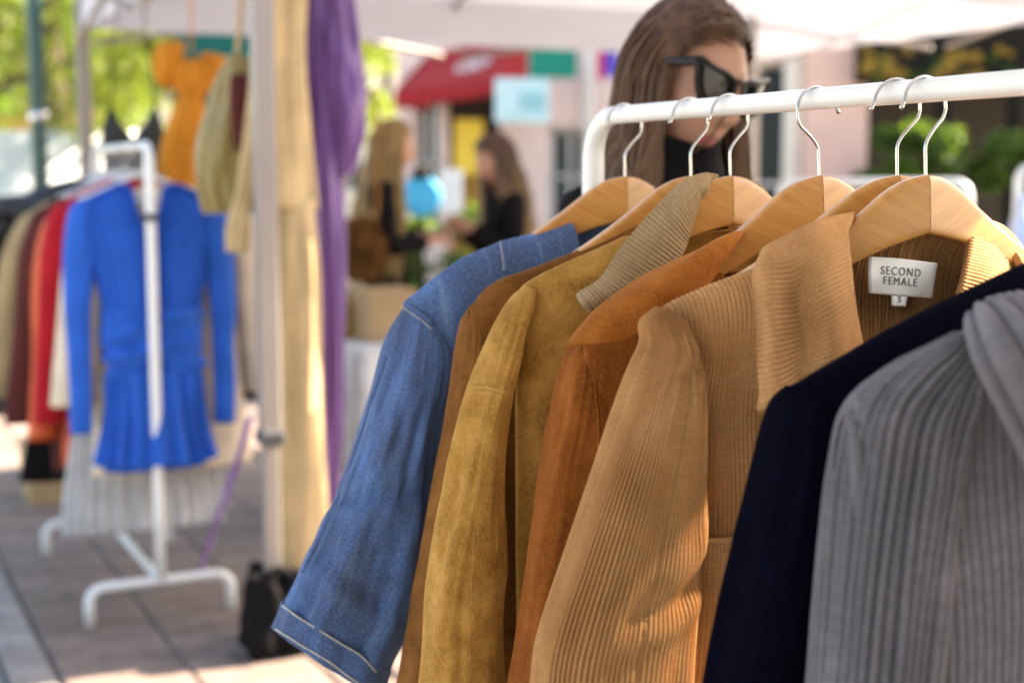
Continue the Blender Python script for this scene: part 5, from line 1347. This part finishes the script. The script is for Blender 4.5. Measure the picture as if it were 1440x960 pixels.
# ------------------------------------------------------------------ the sunny street at the left: houses, van, car
def house(label, x0, x1, y, h, mat, nx, nz, group='houses across the street', depth=9.0):
    t = thing('town_house', label, 'house', ((x0 + x1) / 2, y + depth / 2, 0), group)
    hs = []
    for i in range(nx):
        for k in range(nz):
            xc = x0 + (i + .5) * (x1 - x0) / nx; zc = 1.0 + k * 3.2
            hs.append((xc - .55, xc + .55, zc, zc + 1.7))
    wall_with_holes(t, x0, x1, 0, h, hs, y, .3, mat)
    for s_ in (x0, x1 - .3): facade_box(t, 'side_wall', s_ + .002, s_ + .298, y + .302, y + depth, 0, h, mat)
    mb = MB(); mb.prism([(x0 - .3, y - .3, h), (x0 - .3, y + depth + .3, h), (x0 - .3, y + depth / 2, h + 2.6)], (x1 - x0 + .6, 0, 0)); mb.build('roof', M['maroon'], t)
    for a, b, c_, d in hs:
        w_ = facade_box(t, 'window', a, b, y + .16, y + .19, c_, d, M['glass'])
        mb = MB()
        for p, q, r_, s_ in ((a, a + .08, c_, d), (b - .08, b, c_, d), (a, b, d - .08, d), (a, b, c_, c_ + .08), ((a + b) / 2 - .03, (a + b) / 2 + .03, c_, d)): mb.box(((p + q) / 2, y + .13, (r_ + s_) / 2), (q - p, .05, s_ - r_))
        mb.build('frame', M['frame_white'], w_)
house('yellow rendered town house far off at the left edge', -24, -13.2, 46, 7.0, M['wall_yellow'], 5, 2)
house('cream town house next to the yellow one down the street', -12.8, -4.5, 48, 7.5, M['wall_cream'], 4, 2)
house('long cream house far behind the tree beside the pink building', -4.2, 4, 50, 8, M['wall_cream'], 4, 2)
def wheel(parent, x, y, r, w=.2):
    wh = pipe('wheel', [(x - w / 2, y, r), (x - w / 2 + .02, y, r), (x + w / 2 - .02, y, r), (x + w / 2, y, r)], [r * .93, r, r, r * .93], M['rubber'], parent, 20)
    pipe('rim', [(x - w / 2 - .006, y, r), (x, y, r), (x + w / 2 + .006, y, r)], r * .6, M['alu'], wh, 14)
def vehicle(name, label, cat, x, y, prof, width, mat, wins, wheels, r):
    """side profile (y, z) extruded across x; parked along the street"""
    t = thing(name, label, cat, (x, y, 0))
    P = np.array(prof, float); V = []
    for ins, dx in ((.06, 0), (0, .06), (0, width - .06), (.06, width)):
        c = P.mean(0); Q = c + (P - c) * (1 - ins * .5); V.append(np.stack([np.full(len(P), x - width / 2 + dx), y + Q[:, 0], Q[:, 1]], -1))
    grid('body', np.array(V), mat, t, closed=True, cap=True)
    for q in wins:
        for sx, dx in ((-1, -.012), (1, 0)):
            mb = MB(); mb.prism([(x + sx * width / 2 + dx, y + a, b) for a, b in q], (.012, 0, 0)); mb.build('window', M['glass'], t)
    for a in wheels:
        for sx in (-1, 1): wheel(t, x + sx * (width / 2 - .09), y + a, r)
    f = P[:, 0].min()
    for sx in (-1, 1):
        mb = MB(); mb.box((x + sx * width * .36, y + f - .0, .68), (.28, .05, .14), 0, .02); mb.build('headlight', M['frame_white'], t)
    return t
vehicle('parked_car', 'dark parked car at the left edge down the street', 'car', -8.6, 24, [(-2.0, .3), (-2.05, .65), (-1.9, .85), (-1.0, .95), (-.35, 1.42), (1.1, 1.45), (1.85, 1.0), (2.05, .9), (2.05, .35)], 1.72, M['car_paint'], [[(-.75, .98), (-.3, 1.34), (.3, 1.36), (.3, .98)], [(.4, .98), (.4, 1.36), (1.05, 1.36), (1.5, 1.0)]], (-1.25, 1.3), .31)
vehicle('delivery_van', 'white delivery van parked behind the left rack', 'van', -6.9, 23, [(-2.6, .35), (-2.65, .8), (-2.5, 1.1), (-1.75, 1.3), (-1.1, 2.15), (2.5, 2.25), (2.6, 2.1), (2.6, .4)], 1.95, M['van_paint'], [[(-1.5, 1.35), (-.95, 2.0), (-.2, 2.0), (-.2, 1.35)]], (-1.7, 1.6), .34)
# ------------------------------------------------------------------ people
M['skin'] = plain('skin', (0.50, 0.265, 0.18), 0.55, var=.06, scale=12)
M['skin'].node_tree.nodes['Principled BSDF'].inputs['Subsurface Weight'].default_value = 0.15
M['skin'].node_tree.nodes['Principled BSDF'].inputs['Subsurface Radius'].default_value = (0.012, 0.005, 0.003)
M['lips'] = plain('lips', (0.40, 0.11, 0.10), 0.4)
M['eye_white'] = plain('eye_white', (0.75, 0.73, 0.70), 0.3)
M['lens'] = plain('dark_lens', (0.006, 0.005, 0.005), 0.15, spec=.4)
M['acetate'] = plain('black_acetate', (0.008, 0.006, 0.006), 0.4, spec=.3)
def mat_hair(name, a, b_, tip):
    m, nt, b = new_mat(name)
    f = noise(nt, coords(nt, 'Object', (60, 60, 5)), 1.0, 4, .6)
    c = ramp(nt, f, [(0.3, a), (0.68, b_)])
    gz = N(nt, 'ShaderNodeSeparateXYZ'); nt.links.new(coords(nt, 'UV'), gz.inputs[0])
    c = mixc(nt, ramp(nt, gz.outputs[1], [(0.35, (0, 0, 0)), (0.95, (1, 1, 1))]), c, tip)
    nt.links.new(c, b.inputs['Base Color']); b.inputs['Roughness'].default_value = .42; b.inputs['Specular IOR Level'].default_value = .6
    b.inputs['Anisotropic'].default_value = .6
    return m
M['hair_brown'] = mat_hair('brown_hair', (0.030, 0.011, 0.004), (0.15, 0.066, 0.025), (0.18, 0.085, 0.036))
M['hair_blond'] = mat_hair('blond_hair', (0.16, 0.085, 0.025), (0.36, 0.22, 0.075), (0.50, 0.34, 0.13))
M['hair_ombre'] = mat_hair('ombre_hair', (0.045, 0.018, 0.010), (0.11, 0.05, 0.022), (0.40, 0.23, 0.07))

def skin_mesh(verts, edges, radii, sub=2):
    me = bpy.data.meshes.new('tmp'); me.from_pydata([tuple(v) for v in verts], edges, [])
    ob = bpy.data.objects.new('tmp', me); COL.objects.link(ob)
    md = ob.modifiers.new('skin', 'SKIN'); md.use_smooth_shade = True; md.branch_smoothing = .3
    sv = me.skin_vertices[0].data
    for i, r in enumerate(radii): sv[i].radius = (r, r)
    sv[0].use_root = True
    s = ob.modifiers.new('sub', 'SUBSURF'); s.levels = sub; s.render_levels = sub
    dg = bpy.context.evaluated_depsgraph_get(); ev = ob.evaluated_get(dg); m2 = ev.to_mesh()
    V = np.array([v.co[:] for v in m2.vertices]); Fc = [tuple(p.vertices) for p in m2.polygons]
    ev.to_mesh_clear(); bpy.data.objects.remove(ob); bpy.data.meshes.remove(me)
    return V, Fc
def head_mesh(nu=88, nv=72):
    """head in its own frame: x to its left, y forward, z up; centre between the ears"""
    th = np.linspace(0, 2 * np.pi, nu, endpoint=False); ph = np.linspace(-.5 * np.pi + .03, .5 * np.pi - .03, nv)
    T_, P_ = np.meshgrid(th, ph)
    x = np.sin(T_) * np.cos(P_); y = np.cos(T_) * np.cos(P_); z = np.sin(P_)
    X_ = .074 * x; Y_ = .096 * y; Z_ = .118 * z
    low = np.clip(-z, 0, 1)
    X_ = X_ * (1 - .30 * low ** 1.6); Y_ = np.where(y < 0, Y_ * (1 - .45 * low ** 1.3), Y_ * (1 - .06 * low ** 2))
    f = np.clip(y, 0, 1) ** 2
    G = lambda x0, z0, sx, sz: np.exp(-((X_ - x0) / sx) ** 2 - ((Z_ - z0) / sz) ** 2)
    d = .006 * G(0, .022, .05, .012) - .011 * (G(.031, .004, .017, .012) + G(-.031, .004, .017, .012))
    nose = np.interp(Z_, [-.052, -.046, -.036, 0.0, .02], [0, .020, .027, .009, 0]) * np.exp(-(X_ / (.008 + .006 * sstep(0, -.04, Z_))) ** 2)
    d += nose + .006 * (G(.012, -.042, .007, .007) + G(-.012, -.042, .007, .007))
    d += .0065 * G(0, -.066, .020, .005) + .0075 * G(0, -.077, .017, .006) - .004 * G(0, -.0715, .024, .0022) - .005 * G(0, -.088, .02, .005)
    d += .010 * G(0, -.102, .020, .013) + .004 * (G(.042, -.028, .02, .02) + G(-.042, -.028, .02, .02))
    Y_ = Y_ + d * f
    V = np.stack([X_, Y_, Z_], -1)
    lips = (np.abs(X_) < .021) & (Z_ < -.0615) & (Z_ > -.083) & (y > .6)
    i, j = np.meshgrid(np.arange(nv - 1), np.arange(nu), indexing='ij'); j2 = (j + 1) % nu
    Fc = np.stack([i * nu + j2, i * nu + j, (i + 1) * nu + j, (i + 1) * nu + j2], -1).reshape(-1, 4)
    caps = [tuple(range(nu)), tuple((nv - 1) * nu + k for k in range(nu))[::-1]]
    return V.reshape(-1, 3), [tuple(q) for q in Fc] + caps, lips.reshape(-1)
def rot_zyx(yaw, pitch, roll):
    """yaw: direction the face looks (angle of its +y from world +y, counter-clockwise); pitch down; roll"""
    cz, sz = math.cos(yaw), math.sin(yaw); Rz = np.array([[cz, -sz, 0], [sz, cz, 0], [0, 0, 1]])
    cx, sx = math.cos(-pitch), math.sin(-pitch); Rx = np.array([[1, 0, 0], [0, cx, -sx], [0, sx, cx]])
    cy, sy = math.cos(roll), math.sin(roll); Ry = np.array([[cy, 0, sy], [0, 1, 0], [-sy, 0, cy]])
    return Rz @ Rx @ Ry
def hair_mesh(Rm, C, n, length, spread, rng, thick=.0035, part=0.0, wave=.006, lift=.0, keep=None, strands=4, seg=26, back=0.6, scale=1.0, ylim=True, jit=.06):
    """locks that leave the scalp, lie over the skull and fall; one mesh with its scalp cap"""
    Vs, Fs, Us = [], [], []
    rad = np.array([.082, .104, .124]) * (1 + lift); cen = np.array([0, -.008, .004])
    gl = Rm.T @ np.array([0, 0, -1.0]); base = 0
    th = np.linspace(0, 2 * np.pi, seg)
    cnt = 0; tries = 0
    while cnt < n and tries < n * 30:
        tries += 1
        d = rng.normal(size=3); d /= np.linalg.norm(d)
        if d[1] > .30 and d[2] < .60: continue
        if d[2] < -.25 or (d[1] > .12 and d[2] < .15): continue
        cnt += 1
        for k in range(strands):
            dd = d + rng.normal(size=3) * jit; dd /= np.linalg.norm(dd)
            p = cen + dd * rad * (1.0 + .03 * rng.random()); L = length * (.75 + .4 * rng.random()); st = L / seg
            ph, fr = rng.random() * 6.28, 18 + 10 * rng.random(); side = math.copysign(1, p[0] - part); path = []
            for q in range(seg):
                path.append(p.copy())
                e = (p - cen) / rad; up = np.clip(e[2] + .15, 0, 1)
                v = gl * 1.0 + np.array([side * spread * up, -back * up * (1 if p[1] > -.05 else .2), .35 * up * (p[1] > .04)])
                rd_ = np.array([p[0], p[1] + .02, 0]); v = v + rd_ / max(np.linalg.norm(rd_), 1e-6) * .16 * (e[2] < -.3)
                v /= np.linalg.norm(v); p = p + v * st
                p = p + np.array([math.sin(q * st * fr + ph), math.cos(q * st * fr * .8 + ph), 0]) * wave * (q / seg)
                e = (p - cen) / rad; l = np.linalg.norm(e)
                yl = float(np.interp(p[2], [-.3, -.1, .02, .07, .105, .14], [.07, .044, .036, .040, .080, .12])) if ylim else 9.0
                if p[1] > yl: p[1] = yl * .7 + p[1] * .3
                e = (p - cen) / rad; l = np.linalg.norm(e)
                if l < 1.0: p = cen + e / l * rad * (1.0 + .05 * rng.random())
            path = np.array(path); r = thick * (.6 + .6 * rng.random()) * np.interp(np.linspace(0, 1, seg), [0, .1, .75, 1], [.6, 1, .9, .15])
            T = tube_pts(path, r, 4); b = base
            i, j = np.meshgrid(np.arange(seg - 1), np.arange(4), indexing='ij'); j2 = (j + 1) % 4
            Fs.append(np.stack([b + i * 4 + j, b + i * 4 + j2, b + (i + 1) * 4 + j2, b + (i + 1) * 4 + j], -1).reshape(-1, 4))
            vv = np.linspace(0, 1, seg); Us.append(np.stack([np.stack([0 * i, vv[i]], -1), np.stack([0 * i, vv[i]], -1), np.stack([0 * i, vv[i + 1]], -1), np.stack([0 * i, vv[i + 1]], -1)], -2).reshape(-1, 2))
            Vs.append(T.reshape(-1, 3)); base += seg * 4
    nu, nv = 60, 40
    T_, P_ = np.meshgrid(np.linspace(0, 2 * np.pi, nu), np.linspace(-.3, .5 * np.pi, nv))
    D = np.stack([np.sin(T_) * np.cos(P_), np.cos(T_) * np.cos(P_), np.sin(P_)], -1)
    ok = ~(((D[..., 1] > .30) & (D[..., 2] < .60)) | ((D[..., 1] > .12) & (D[..., 2] < .15)))
    i, j = np.meshgrid(np.arange(nv - 1), np.arange(nu - 1), indexing='ij')
    Q = np.stack([i * nu + j, i * nu + j + 1, (i + 1) * nu + j + 1, (i + 1) * nu + j], -1).reshape(-1, 4)
    Q = Q[ok.reshape(-1)[Q].all(1)]
    Vs.append((cen + D * rad * .992).reshape(-1, 3)); Fs.append(Q + base); Us.append(np.zeros((len(Q) * 4, 2)))
    V = np.concatenate(Vs) * scale
    return V @ Rm.T + C, np.concatenate(Fs), np.concatenate(Us)
def person(label, foot, yaw, height, head_c, head_rot, arms, hair, top_mat, bottom_mat, seed=0, hair_kw=None, collar=False, coat_len=.0, hscale=1.0, shoes=True):
    rng = np.random.default_rng(seed); k = height / 1.70
    foot = np.array([foot[0], foot[1], 0.0])
    c, s = math.cos(yaw), math.sin(yaw); Rb = np.array([[c, -s, 0], [s, c, 0], [0, 0, 1]])
    t = thing('person', label, 'person', foot)
    head_c = np.array(head_c); hl = Rb.T @ (head_c - foot)
    # skeleton in body frame: x to the left, y forward
    J = {'pelvis': (0, 0, .95), 'waist': (0, .0, 1.08), 'chest': (0, .0, 1.24), 'upper': (0, -.01, 1.36), 'neck': (hl[0] / k * .35, hl[1] / k * .35 - .005, 1.44)}
    J = {a: np.array(b) * k for a, b in J.items()}
    nk = hl - (Rb.T @ head_rot @ np.array([0, .025, .09])); J['skull'] = nk
    V = [J['pelvis'], J['waist'], J['chest'], J['upper'], J['neck'], J['skull']]; Rr = [.135, .115, .125, .105, .052, .050]
    E = [(0, 1), (1, 2), (2, 3), (3, 4), (4, 5)]
    tops_V, tops_R, tops_E = [J['pelvis'] - np.array([0, 0, .06 + coat_len]), J['pelvis'], J['waist'], J['chest'], J['upper'], J['upper'] + np.array([0, 0, .045])], [.165, .158, .138, .150, .128, .085], [(0, 1), (1, 2), (2, 3), (3, 4), (4, 5)]
    def add(v, r, prev): V.append(np.array(v)); Rr.append(r); E.append((prev, len(V) - 1)); return len(V) - 1
    def addt(v, r, prev): tops_V.append(np.array(v)); tops_R.append(r); tops_E.append((prev, len(tops_V) - 1)); return len(tops_V) - 1
    for sg, (el, wr, curl) in zip((-1, 1), arms):
        sh = np.array([sg * .165, -.01, 1.37]) * k; el = np.array(el) * k; wr = np.array(wr) * k
        a = add(sh, .052, 3); a = add((sh + el) / 2, .044, a); a = add(el, .038, a); a = add((el + wr) / 2, .036, a); a = add(wr, .025, a)
        b = addt(sh, .074, 4); b = addt((sh + el) / 2, .066, b); b = addt(el, .058, b); b = addt((el + wr) / 2, .054, b); addt(wr - (wr - el) * .06, .045, b)
        d = (wr - el) / np.linalg.norm(wr - el); side = np.cross(d, np.array([0, 0, 1.0])); side = side / max(np.linalg.norm(side), 1e-6) * sg; nrm = np.cross(side, d)
        if nrm[2] > 0: nrm = -nrm
        palm = add(wr + d * .045, .023, a); palm2 = add(wr + d * .075, .021, palm)
        for q, (off, ln) in enumerate(((-.026, .072), (-.009, .082), (.009, .077), (.025, .06))):
            p0 = wr + d * .088 + side * off; f0 = add(p0, .0098, palm2)
            p1 = p0 + (d * math.cos(curl) + nrm * math.sin(curl)) * ln * .45; f1 = add(p1, .0090, f0)
            p2 = p1 + (d * math.cos(curl * 1.9) + nrm * math.sin(curl * 1.9)) * ln * .33; f2 = add(p2, .0082, f1)
            add(p2 + (d * math.cos(curl * 2.5) + nrm * math.sin(curl * 2.5)) * ln * .25, .007, f2)
        th0 = add(wr + d * .035 - side * .024, .013, palm); th1 = add(wr + d * .062 - side * .042 + nrm * .010, .0105, th0); add(wr + d * .088 - side * .044 + nrm * .022, .008, th1)
    legs_V, legs_R, legs_E = [J['pelvis'] + np.array([0, 0, .04])], [.155], []
    for sg in (-1, 1):
        hp, kn, an = (np.array(v) * k for v in ((sg * .085, 0, .88), (sg * .10, .012, .50), (sg * .105, -.015, .09)))
        a = add(hp, .085, 0); a = add((hp + kn) / 2, .070, a); a = add(kn, .052, a); a = add((kn + an) / 2 + np.array([0, -.012, .03]), .050, a); a = add(an, .034, a); add(an + np.array([sg * .02, .13, -.055]), .030, a)
        legs_V.append(hp); legs_R.append(.100); legs_E.append((0, len(legs_V) - 1))
        for v, r in (((hp + kn) / 2, .085), (kn, .068), ((kn + an) / 2, .066), (an + np.array([0, 0, .02]), .058)): legs_V.append(v); legs_R.append(r); legs_E.append((len(legs_V) - 2, len(legs_V) - 1))
    flat = lambda P: np.stack([P[:, 0], P[:, 1] - .30 * np.clip(P[:, 1], -.16, .16) * (P[:, 2] > .3) * 1.0, P[:, 2]], -1)
    Vb, Fb = skin_mesh(V, E, Rr, 2); Vb = flat(Vb) @ Rb.T + foot
    hv, hf, lips = head_mesh(); hv = hv * hscale @ head_rot.T + head_c
    nb = len(Vb)
    body = raw('body', np.concatenate([Vb, hv]), Fb + [tuple(i + nb for i in f) for f in hf], M['skin'], t)
    body.data.materials.append(M['lips'])
    mi = np.zeros(len(body.data.polygons), np.int32)
    for q, f in enumerate(hf):
        if len(f) == 4 and all(lips[i] for i in f): mi[len(Fb) + q] = 1
    if len(body.data.polygons) == len(Fb) + len(hf): body.data.polygons.foreach_set('material_index', mi)
    for sg in (-1, 1):
        a = np.linspace(0, 2 * np.pi, 12, endpoint=False); e = np.array([sg * .031, .0755, .003])
        rows = [np.stack([e[0] + .011 * math.cos(p) * np.cos(a), e[1] + .011 * math.sin(p) + 0 * a, e[2] + .011 * math.cos(p) * np.sin(a)], -1) for p in np.linspace(-1.4, 1.4, 8)]
        ey = grid('eye', (np.array(rows) * hscale) @ head_rot.T + head_c, M['eye_white'], t, closed=True, cap=True)
        rows = [np.stack([e[0] + r * np.cos(a), e[1] + .0105 + q + 0 * a, e[2] + r * np.sin(a)], -1) for r, q in ((.0052, -.001), (.005, .0004), (.001, .0008))]
        grid('iris', (np.array(rows) * hscale) @ head_rot.T + head_c, M['acetate'], ey, closed=True, cap=True)
    Vt, Ft = skin_mesh(tops_V, tops_E, tops_R, 2); Vt = flat(Vt); Vt = Vt + .006 * vnoise(Vt, 22, seed)[:, None] * np.array([1, 1, .3])
    raw('jacket', Vt @ Rb.T + foot, Ft, top_mat, t)
    Vl, Fl = skin_mesh(legs_V, legs_E, legs_R, 2); raw('trousers', flat(Vl) @ Rb.T + foot, Fl, bottom_mat, t)
    if shoes:
        for sg in (-1, 1):
            an = np.array((sg * .105, -.015, .0)) * k
            rows = []
            for y_, w_, h_ in ((-.075, .02, .05), (-.065, .036, .075), (-.02, .038, .085), (.05, .042, .062), (.12, .044, .045), (.17, .034, .036), (.19, .012, .026)):
                a = np.linspace(0, 2 * np.pi, 16, endpoint=False); rows.append(np.stack([an[0] + w_ * np.cos(a), an[1] + y_ + 0 * a, h_ / 2 + .003 + h_ / 2 * np.sin(a)], -1))
            grid('shoe', np.array(rows) @ Rb.T + foot, M['black_cloth'], t, closed=True, cap=True)
    if collar:
        n0 = J['neck'] - np.array([0, 0, .06]); n1 = J['neck'] * .25 + J['skull'] * .75
        a = np.linspace(0, 2 * np.pi, 40, endpoint=False); rows = []
        for q, r in ((0, .125), (.15, .108), (.45, .092), (.8, .088), (1.05, .092), (1.10, .086), (.8, .076)):
            cc_ = n0 * (1 - q) + n1 * q; rows.append(np.stack([cc_[0] + r * np.cos(a), cc_[1] + r * np.sin(a), cc_[2] + .008 * np.sin(a * 3) + 0 * a], -1))
        grid('collar', np.array(rows) @ Rb.T + foot, top_mat, t, closed=True)
    hv_, hf_, hu = hair_mesh(head_rot, head_c, rng=rng, scale=hscale, **(hair_kw or {}))
    raw('hair', hv_, hf_, hair, t, uv=hu)
    return t
# the woman with sunglasses behind the rail
hc = at(966, 120, 2.28)
hr = rot_zyx(R(-139), R(11), R(-9))
person('woman in black jacket with dark sunglasses and brown hair behind the rail', (hc[0] - .03, hc[1] + .02), R(-140), 1.69, hc, hr,
       [((-.25, -.02, 1.12), (-.20, .18, 1.0), .5), ((.25, -.02, 1.12), (.2, .18, 1.0), .5)], M['hair_brown'], M['black_cloth'], M['black_cloth'], 3,
       dict(n=620, length=.46, spread=.75, lift=.07, thick=.0017, part=-.01, wave=.008, strands=7, back=.9, jit=.16), collar=True, hscale=1.04)
sg_t = thing('sunglasses', 'black cat eye sunglasses worn by the woman behind the rail', 'sunglasses', hc)
HL = lambda P: (np.asarray(P, float) * np.array([1.06, 1.03, 1.15]) + np.array([0, 0, -.002])) @ hr.T + hc
oy = lambda x: .1005 - 2.6 * x * x
lens = [(.009, .014), (.030, .020), (.055, .023), (.079, .030), (.078, .010), (.068, -.014), (.048, -.026), (.026, -.024), (.012, -.010)]
for sg in (-1, 1):
    L_ = spline(np.array(lens + [lens[0]]), 40)[:-1]
    ring3 = np.stack([sg * L_[:, 0], oy(L_[:, 0]), L_[:, 1] + .004], -1); c_ = ring3.mean(0)
    rows = [ring3 + np.array([0, -.002, 0]), ring3 + np.array([0, .0015, 0]), c_ + (ring3 - c_) * .6 + np.array([0, .003, 0]), c_ + (ring3 - c_) * .05 + np.array([0, .004, 0])]
    grid('lens', HL(np.array(rows)), M['lens'], sg_t, closed=True, cap=True)
    grid('frame', HL(tube_pts(np.concatenate([ring3, ring3[:2]]), .0040, 8)), M['acetate'], sg_t, closed=True)
    tp = spline(np.array([(sg * .078, oy(.078), .030), (sg * .083, .06, .026), (sg * .083, .01, .018), (sg * .080, -.03, .002)]), 16)
    grid('temple', HL(tube_pts(tp, np.linspace(.0075, .004, 16), 8)), M['acetate'], sg_t, closed=True, cap=True)
grid('bridge', HL(tube_pts(spline(np.array([(-.010, oy(.01), .016), (0, oy(0) + .003, .019), (.010, oy(.01), .016)]), 8), .0034, 8)), M['acetate'], sg_t, closed=True, cap=True)
# two women talking in the background
hc2 = at(553, 208, 7.0); hr2 = rot_zyx(R(-80), R(6), 0)
person('blond woman in black seen from the side, left of the pair talking', (hc2[0] - .05, hc2[1]), R(-80), 1.70, hc2, hr2,
       [((-.24, .02, 1.10), (-.14, .26, 1.14), .7), ((.24, .02, 1.10), (.15, .26, 1.12), .7)], M['hair_blond'], M['black_cloth'], M['black_cloth'], 5,
       dict(n=160, length=.66, spread=.6, lift=.10, thick=.0050, wave=.02, strands=5, jit=.12), shoes=True)
hc3 = at(696, 226, 7.2); hr3 = rot_zyx(R(118), R(12), R(6))
person('woman with long ombre hair in dark jacket, right of the pair talking', (hc3[0] + .04, hc3[1]), R(112), 1.63, hc3, hr3,
       [((-.23, .04, 1.10), (-.06, .26, 1.24), .8), ((.23, .04, 1.10), (.07, .26, 1.22), .8)], M['hair_ombre'], M['black_cloth'], M['black_cloth'], 6,
       dict(n=160, length=.70, spread=.6, lift=.10, thick=.0050, wave=.018, strands=5, jit=.12))
# fluffy brown bag under the blond woman's arm
c = at(506, 350, 6.75)
t = thing('fur_bag', 'fluffy brown fur bag held by the blond woman', 'bag', c)
rng = np.random.default_rng(8); n_ = 2600
d = rng.normal(size=(n_, 3)); d /= np.linalg.norm(d, axis=1, keepdims=True)
p = c + d * np.array([.11, .09, .13]); e = d + rng.normal(size=(n_, 3)) * .5; e[:, 2] -= .35; e /= np.linalg.norm(e, axis=1, keepdims=True); sdv = np.cross(e, rng.normal(size=(n_, 3))); sdv /= np.linalg.norm(sdv, axis=1, keepdims=True)
M['fur'] = plain('brown_fur', (0.24, 0.11, 0.035), .9, var=.5, scale=14)
raw('fur', np.stack([p - sdv * .006, p + sdv * .006, p + e * .045], 1).reshape(-1, 3), np.arange(n_ * 3).reshape(n_, 3), M['fur'], t, smooth=False)
th, ph = np.meshgrid(np.linspace(0, 2 * np.pi, 28, endpoint=False), np.linspace(-1.5, 1.5, 16)); grid('bag_body', c + np.stack([.112 * np.cos(ph) * np.cos(th), .092 * np.cos(ph) * np.sin(th), .132 * np.sin(ph)], -1), M['fur'], t, closed=True, cap=True)
pipe('strap', [c + np.array([-.08, 0, .10]), c + np.array([-.06, .05, .45]), c + np.array([.06, .08, .75]), c + np.array([.09, .02, .45]), c + np.array([.08, 0, .10])], .010, M['fur'], t, 6, 24)
